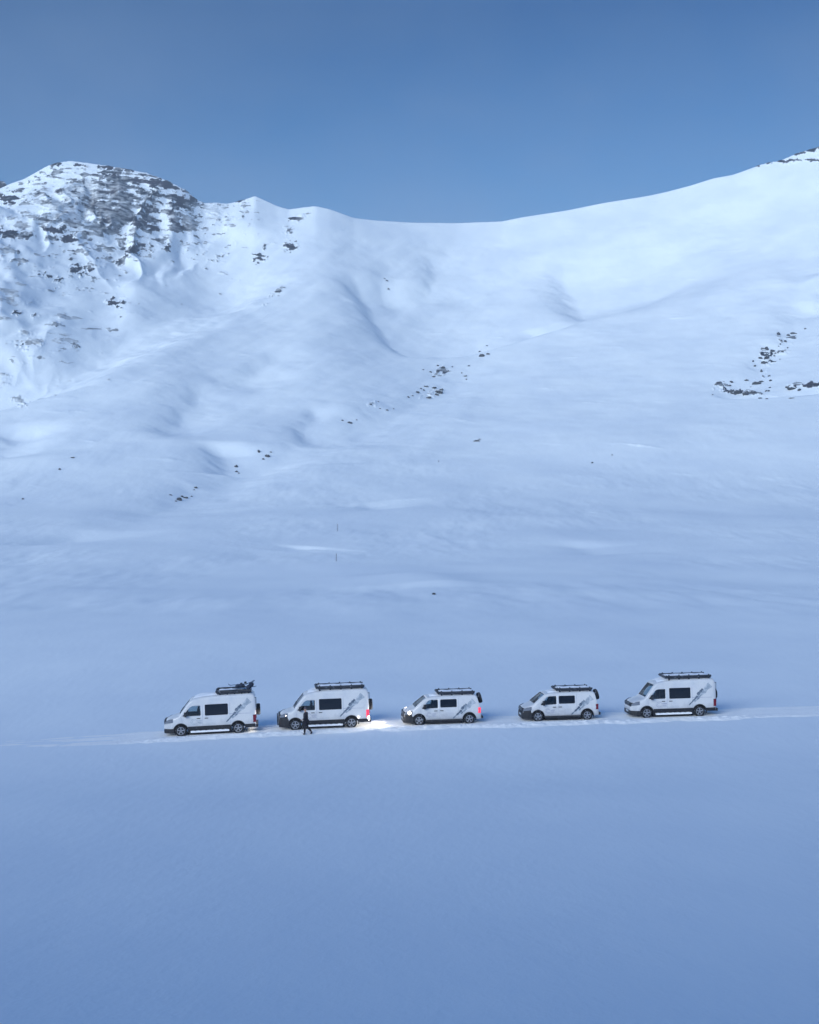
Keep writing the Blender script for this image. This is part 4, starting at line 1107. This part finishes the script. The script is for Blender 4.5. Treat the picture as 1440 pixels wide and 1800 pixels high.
def board(bm):
    A = []
    for k in range(13):
        t = k/12; x = t*1.0; wv = .10*math.sin(math.pi*min(1, max(.08, t*.9+.08)))**.5; z = .05*(abs(t-.5)*2)**6
        A.append([bm.verts.new((x, -wv, z)), bm.verts.new((x, wv, z)), bm.verts.new((x, wv, z+.02)), bm.verts.new((x, -wv, z+.02))])
    for p, q in zip(A[:-1], A[1:]):
        for i in range(4): bm.faces.new((p[i], p[(i+1) % 4], q[(i+1) % 4], q[i]))
    bm.faces.new(A[0][::-1]); bm.faces.new(A[-1])
on_rack('snow_shovel', [('blade', lambda b: box(b, .62, .96, -.14, .14, -.02, .02), M['ski']), ('shaft', lambda b: tube(b, (-.1, 0, .02), (.66, 0, .02), .018, n=8), M['trim'])], None, 4.98, .05, zt+.02, .1, -.42, 'dark shovel sticking up behind the bags at the back of the leftmost van\'s rack', 'shovel', bevel=.006)

# ------------------------------------------------------------------ the person
def skinned(name, verts, edges, radii, m, parent, sub=2):
    me = bpy.data.meshes.new(name); me.from_pydata(verts, edges, []); me.update()
    o = bpy.data.objects.new(name, me); COL.objects.link(o)
    md = o.modifiers.new('skin', 'SKIN'); sk = me.skin_vertices[0].data if me.skin_vertices else None
    if sk is None:
        bm = bmesh.new(); bm.from_mesh(me); bm.verts.layers.skin.verify(); bm.to_mesh(me); bm.free(); sk = me.skin_vertices[0].data
    for i, r in enumerate(radii):
        sk[i].radius = (r, r) if not isinstance(r, tuple) else r; sk[i].use_root = (i == 0)
    md.use_smooth_shade = True
    s = o.modifiers.new('sub', 'SUBSURF'); s.levels = sub; s.render_levels = sub
    new = evaluated(o, name); o.modifiers.clear(); o.data = new; bpy.data.meshes.remove(me)
    new.materials.clear(); new.materials.append(m); o.parent = parent
    new.polygons.foreach_set('use_smooth', [True]*len(new.polygons))
    return o
def person(x, y, z):
    root = empty('person', (x, y, z), (0, 0, R(172)))      # local +x = walking direction (towards photo left)
    # skeleton, 1.70 m
    pel = (0, 0, .90); J = {}
    pts = [pel, (.01, 0, 1.05), (.02, 0, 1.22), (.025, 0, 1.38), (.03, 0, 1.45), (.045, 0, 1.50), (.05, 0, 1.58), (.045, 0, 1.655),
      # left leg (forward, weight)
      (0, .09, .86), (.07, .095, .48), (.06, .10, .10), (.04, .10, .05), (.17, .11, .035),
      # right leg (behind)
      (-.01, -.09, .86), (-.06, -.10, .50), (-.33, -.10, .17), (-.36, -.10, .11), (-.25, -.105, .045),
      # left arm (bent forward, holding)
      (.02, .17, 1.37), (-.02, .22, 1.11), (.17, .20, .98), (.23, .19, .97),
      # right arm
      (.02, -.17, 1.37), (.05, -.24, 1.11), (.20, -.24, .95), (.24, -.24, .92)]
    ed = [(0,1),(1,2),(2,3),(3,4),(4,5),(5,6),(6,7),(0,8),(8,9),(9,10),(10,11),(11,12),(0,13),(13,14),(14,15),(15,16),(16,17),
      (3,18),(18,19),(19,20),(20,21),(3,22),(22,23),(23,24),(24,25)]
    rad = [.12,.115,.125,.12,.06,.055,.085,.075,.085,.055,.04,.04,.03,.085,.055,.04,.04,.03,.05,.04,.03,.028,.05,.04,.03,.028]
    # fingers: four plus a thumb on each hand, curled
    def hand(w, sgn):
        base = Vector(pts[w])
        for k, (ln) in enumerate((.055, .062, .058, .045)):
            o_ = base+Vector((.015, (k-1.5)*.019, 0)); i0 = len(pts)
            pts.append(tuple(o_+Vector((.028, 0, -.006)))); pts.append(tuple(o_+Vector((.028+ln*.5, 0, -.03)))); pts.append(tuple(o_+Vector((.018+ln*.5, 0, -.03-ln*.5))))
            ed.extend([(w, i0), (i0, i0+1), (i0+1, i0+2)]); rad.extend([.009, .0085, .0075])
        i0 = len(pts); pts.append(tuple(base+Vector((-.0, sgn*-.035, -.006)))); pts.append(tuple(base+Vector((.035, sgn*-.045, -.03))))
        ed.extend([(w, i0), (i0, i0+1)]); rad.extend([.011, .009])
    hand(21, 1); hand(25, -1)
    body = skinned('body', pts, ed, rad, M['skin'], root)
    # jacket over torso and arms
    jp = [(0, 0, .84), (.01, 0, 1.0), (.02, 0, 1.20), (.02, 0, 1.36), (.03, 0, 1.46), (.02, .17, 1.37), (-.02, .22, 1.11), (.17, .20, .985), (.02, -.17, 1.37), (.05, -.24, 1.11), (.20, -.24, .955)]
    skinned('jacket', jp, [(0,1),(1,2),(2,3),(3,4),(3,5),(5,6),(6,7),(3,8),(8,9),(9,10)], [.17,.165,.17,.155,.085,.085,.07,.05,.085,.07,.05], M['cloth'], root)
    tp = [(0, 0, .90), (0, .09, .84), (.07, .095, .48), (.06, .10, .12), (-.01, -.09, .84), (-.06, -.10, .50), (-.33, -.10, .19)]
    skinned('trousers', tp, [(0,1),(1,2),(2,3),(0,4),(4,5),(5,6)], [.15,.115,.085,.065,.115,.085,.065], M['trousers'], root)
    for nm, q in (('boot', [(.05, .10, .16), (.05, .10, .07), (.17, .11, .05)]), ('boot', [(-.33, -.10, .22), (-.36, -.10, .12), (-.25, -.105, .06)])):
        skinned(nm, q, [(0,1),(1,2)], [.062, .066, .052], M['trim'], root)
    # head details
    bm = bmesh.new()
    bmesh.ops.create_icosphere(bm, subdivisions=3, radius=.108, matrix=Matrix.Translation((.04, 0, 1.655)))
    for v in list(bm.verts):
        if v.co.z < 1.635: bm.verts.remove(v)
    link('hat', bm, M['hat'], root, True)
    bm = bmesh.new()
    bmesh.ops.create_cone(bm, segments=8, radius1=.018, radius2=.006, depth=.04, matrix=Matrix.Translation((.14, 0, 1.58)) @ Matrix.Rotation(R(80), 4, 'Y')); link('nose', bm, M['skin'], body, True)
    for s in (-1, 1):
        bm = bmesh.new(); bmesh.ops.create_icosphere(bm, subdivisions=2, radius=.011, matrix=Matrix.Translation((.125, s*.033, 1.605)))
        link('eye', bm, M['trim'], body, True)
    bm = bmesh.new(); box(bm, .124, .134, -.024, .024, 1.545, 1.552); link('mouth', bm, M['red'], body)
    for s in (-1, 1):
        bm = bmesh.new(); bmesh.ops.create_icosphere(bm, subdivisions=2, radius=.024, matrix=Matrix.Translation((.045, s*.088, 1.59)) @ Matrix.Diagonal((.7, .4, 1.2, 1)))
        link('ear', bm, M['skin'], body, True)
    tag(root, 'person in dark jacket and trousers walking past the front door of the second van', 'person')
    return root
px_, row_ = 538, 1291
yp = 82.0
for _ in range(12):
    xp = (px_-720)/F*yp; zg = ground_road(xp, yp); yp = (CH-zg)*F/(row_-900)
person(xp, yp, zg-.02)

# ------------------------------------------------------------------ rocks standing out of the snow
def rock_mesh(k):
    rs = random.Random(k); bm = bmesh.new(); bmesh.ops.create_icosphere(bm, subdivisions=3, radius=1.0)
    off = [Vector((rs.uniform(-1, 1), rs.uniform(-1, 1), rs.uniform(-.6, 1))).normalized() for _ in range(9)]
    lim = [rs.uniform(.55, .85) for _ in range(9)]
    for v in bm.verts:
        for o, l in zip(off, lim):
            d = v.co.dot(o)
            if d > l: v.co -= o*(d-l)*.92
        n = float(perlin(np.array([v.co.x*2.3+k*7+v.co.z]), np.array([v.co.y*2.3-k*3+v.co.z*1.7]))[0]); v.co *= 1+.16*n
    me = bpy.data.meshes.new('rock'); bm.to_mesh(me); bm.free(); me.materials.append(M['rock'])
    return me
RM = [rock_mesh(k) for k in range(7)]
YSN = YS[(YS > 60)]
i_s = int(np.searchsorted(YS, 60.1))
def hit(px, row):
    """first point of the finished terrain seen at a photo position"""
    k = (px-720)/F
    for i in range(i_s, len(YS)):
        z = np.interp(k*YS[i], XX[i], ZZ[i]); r = 900-(z-CH)*F/YS[i]
        if r <= row: return k*YS[i], YS[i], float(z)
    return None
def put_rocks(lst, label, group, labels=None):
    words = ['first', 'second', 'third', 'fourth', 'fifth', 'sixth', 'seventh', 'eighth', 'ninth', 'tenth', 'eleventh', 'twelfth', 'thirteenth',
             'fourteenth', 'fifteenth', 'sixteenth', 'seventeenth', 'eighteenth', 'nineteenth', 'twentieth', 'twenty-first']
    order = sorted(range(len(lst)), key=lambda k: lst[k][0])
    own = dict(labels or {})
    if group:
        for q_, k in enumerate(order): own.setdefault(k, 'rock, %s from the left, %s' % (words[q_], label))
    labels = own
    for n_, (px, row, rx, ry) in enumerate(lst):
        h = hit(px, row+ry*.6)
        if not h: continue
        x, y, z = h; s = y/F
        o = bpy.data.objects.new('rock', RM[(n_*3+int(px)) % len(RM)]); COL.objects.link(o)
        o.location = (x, y, z+ry*s*.35); o.scale = (rx*s*1.2, max(rx, ry)*s*.9, ry*s*1.35); o.rotation_euler = (0, R(random.uniform(-14, 14)), 0)
        # turn only about the view-independent vertical by a small amount
        o.rotation_euler.z = R(random.uniform(-25, 25))
        tag(o, (labels or {}).get(n_, label), 'rock', group)
put_rocks([(847,625,4.5,2.6),(858,622,3,1.4),(856,608,2,1),(843,618,2,1.2)], 'in the small cluster at the head of the central gully', 'rocks at the head of the central gully', {0: 'largest dark rock of the cluster at the head of the central gully'})
put_rocks([(824,643,2,1.2),(818,661,3,1.6),(812,656,1.6,1),(820,667,1.4,1.2),(779,646,3.5,2),(788,652,2,1.2),(757,654,2.5,1.5),(770,643,2,1.4),(744,650,1.6,1),(795,645,1.5,1),(762,662,3,1.6)], 'among the loose grey rocks above the dense row', 'upper rocks of the central gully')
put_rocks([(771,688,6.5,3.2),(776,684,3.5,2),(753,699,5,1.8),(749,679,4,1.6),(763,681,4,1.4),(734,690,3.2,1.8),(725,696,2,1),(718,698,2,1.4),(745,686,2,1.4),(740,683,2,1.2),(768,694,3.5,1.6)], 'in the dense dark row on the central gully floor', 'dense row of rocks in the central gully', {0: 'largest dark rock, a wide slab right of centre in the dense row'})
put_rocks([(680,721,2.4,1.4),(665,706,1.4,.9),(652,712,2,1),(668,719,1.6,.8),(692,719,1.4,.8),(615,743,4,1.6),(602,739,2,1.2),(627,739,1.6,.8)], 'in the sparse line below the dense row', 'sparse rocks lower in the central gully')
put_rocks([(415,820,3,2.8),(416,829,2.4,1.6),(420,832,1.5,1),(470,801,4,2.6),(463,807,2,1.4),(455,794,2.2,3),(476,796,2,1)], 'beside the scooped hollow in the lower left gully', 'rocks by the hollow in the lower left gully')
put_rocks([(315,878,4.2,3.2),(326,875,4.5,1.6),(320,873,2.5,1.6),(344,857,2.8,1.8),(337,873,1.5,1.2),(300,870,2.6,1),(309,881,2,1.2),(341,862,1.6,1)], 'in the short row low on the left slope', 'rocks at the foot of the lower left slope')
put_rocks([(128,804,3.6,1.8)], 'lone dark rock on the smooth left slope, the upper of two', None)
put_rocks([(105,825,2,1.8)], 'lone small rock on the smooth left slope, just below another', None)
put_rocks([(40,877,2,1.6)], 'tiny lone rock near the left edge low on the slope', None)
put_rocks([(838,775,5,1.8),(843,772,2.4,1)], 'lone flat dark rock on the smooth snow below the central gully', None, {1: 'small chip of rock touching the lone flat rock below the central gully'})
put_rocks([(1041,814,1.8,1.5)], 'tiny lone rock on the wide slope, lower of two specks right of centre', None)
put_rocks([(1076,800,1.3,1.2)], 'tiny lone rock on the wide slope, upper of two specks right of centre', None)
put_rocks([(771,811,1.2,1)], 'faint tiny stone in smooth snow below the lone flat rock', None)
put_rocks([(763,1044,3,2)], 'small dark boulder at the foot of a low snow mound above the vans', None)
put_rocks([(680,493,2.4,1.2),(683,508,1.8,1.2),(676,490,1.4,.8)], 'on the bright bank high above the central gully', 'rocks on the high bank of the central gully')
put_rocks([(1293,690,8,4.2),(1285,689,5,3)], 'big black slab forming the left end of the right hand ledge', None, {1: 'sloping dark rock joined to the left of the big black slab'})
put_rocks([(1311,690,5.5,4.2)], 'blocky black rock right of the snow gap in the right hand ledge', None)
put_rocks([(1330,674,7,2.6),(1338,671,4,1.6)], 'boat shaped dark rock above the right hand ledge', None, {1: 'thin pointed rock touching the boat shaped rock above the right hand ledge'})
put_rocks([(1323,690,5,1.8),(1312,668,4.4,1.3),(1286,672,3,1.8),(1282,678,3,1.4),(1320,680,1.6,.7),(1253,694,2,1),(1337,700,4,1),(1348,701,2.4,1),(1391,700,5,1)], 'among the small ones around the right hand ledge', 'small rocks around the right hand ledge')
put_rocks([(1344,638,5.5,2.4),(1348,629,4.5,2),(1337,630,3.4,1.8),(1348,613,3.2,3.4),(1341,612,3.5,1.3),(1358,618,4,1.8),(1363,621,2,1.4),(1369,587,3.2,3),(1393,586,4.2,2),(1386,589,3,1.8),(1381,600,3,1.8),(1416,578,2,1.1),(1327,643,2,2),(1324,635,1.4,2),(1372,605,1.2,1.2),(1369,609,1,.9),(1368,618,2,1.4),(1376,618,2,1.4),(1385,612,1.6,1.2),(1399,586,2.4,.8),(1339,652,1.8,2.6)], 'in the scatter up the right hand gully', 'rocks up the right hand gully')
put_rocks([(1352,661,2.4,1.5),(1355,669,2.8,1.4),(1354,681,2.2,1.3),(1347,687,2.2,1.8),(1352,687,2,1.6)], 'in the loose group right of the boat shaped rock', 'loose small rocks right of the boat shaped rock')
put_rocks([(1391,683,8,2.8),(1384,681,4,2)], 'wide dark rock at the left end of the far right band', None, {1: 'small rock leaning on the left end of the far right band'})
put_rocks([(1405,686,3,2.4)], 'round dark rock just below the far right band', None)

# ------------------------------------------------------------------ marker stakes
for px, top, bot, lab in ((593, 921, 934, 'upper of two thin dark marker stakes on the snow slope behind the vans'), (591, 973, 987, 'lower of two thin dark marker stakes on the snow slope behind the vans')):
    h = hit(px, bot)
    if h:
        x, y, z = h; hh = (bot-top)*y/F
        bm = bmesh.new(); tube(bm, (0, 0, -.4), (.04, 0, hh), .085, .07, 8); o = link('marker_stake', bm, M['pole'])
        o.location = (x, y, z); tag(o, lab, 'marker stake', 'marker stakes on the slope')
        bm = bmesh.new(); tube(bm, (.03, 0, hh*.86), (.04, 0, hh*.97), .11, .11, 8); link('reflector_band', bm, M['lampglass'], o)

# ------------------------------------------------------------------ air
def haze():
    bm = bmesh.new(); zmax = float(ZZ.max())+25
    box(bm, -2000, 2000, -220, 1760, float(ZZ.min())-2-180, zmax)
    m = bpy.data.materials.new('haze_air'); m.use_nodes = True; n = m.node_tree; n.nodes.clear()
    o_ = n.nodes.new('ShaderNodeOutputMaterial'); v = n.nodes.new('ShaderNodeVolumePrincipled')
    v.inputs['Color'].default_value = (.66, .80, 1.0, 1); v.inputs['Density'].default_value = 0.00027; v.inputs['Anisotropy'].default_value = 0.0
    n.links.new(v.outputs[0], o_.inputs['Volume'])
    o = link('haze', bm, m); o['kind'] = 'stuff'
haze()
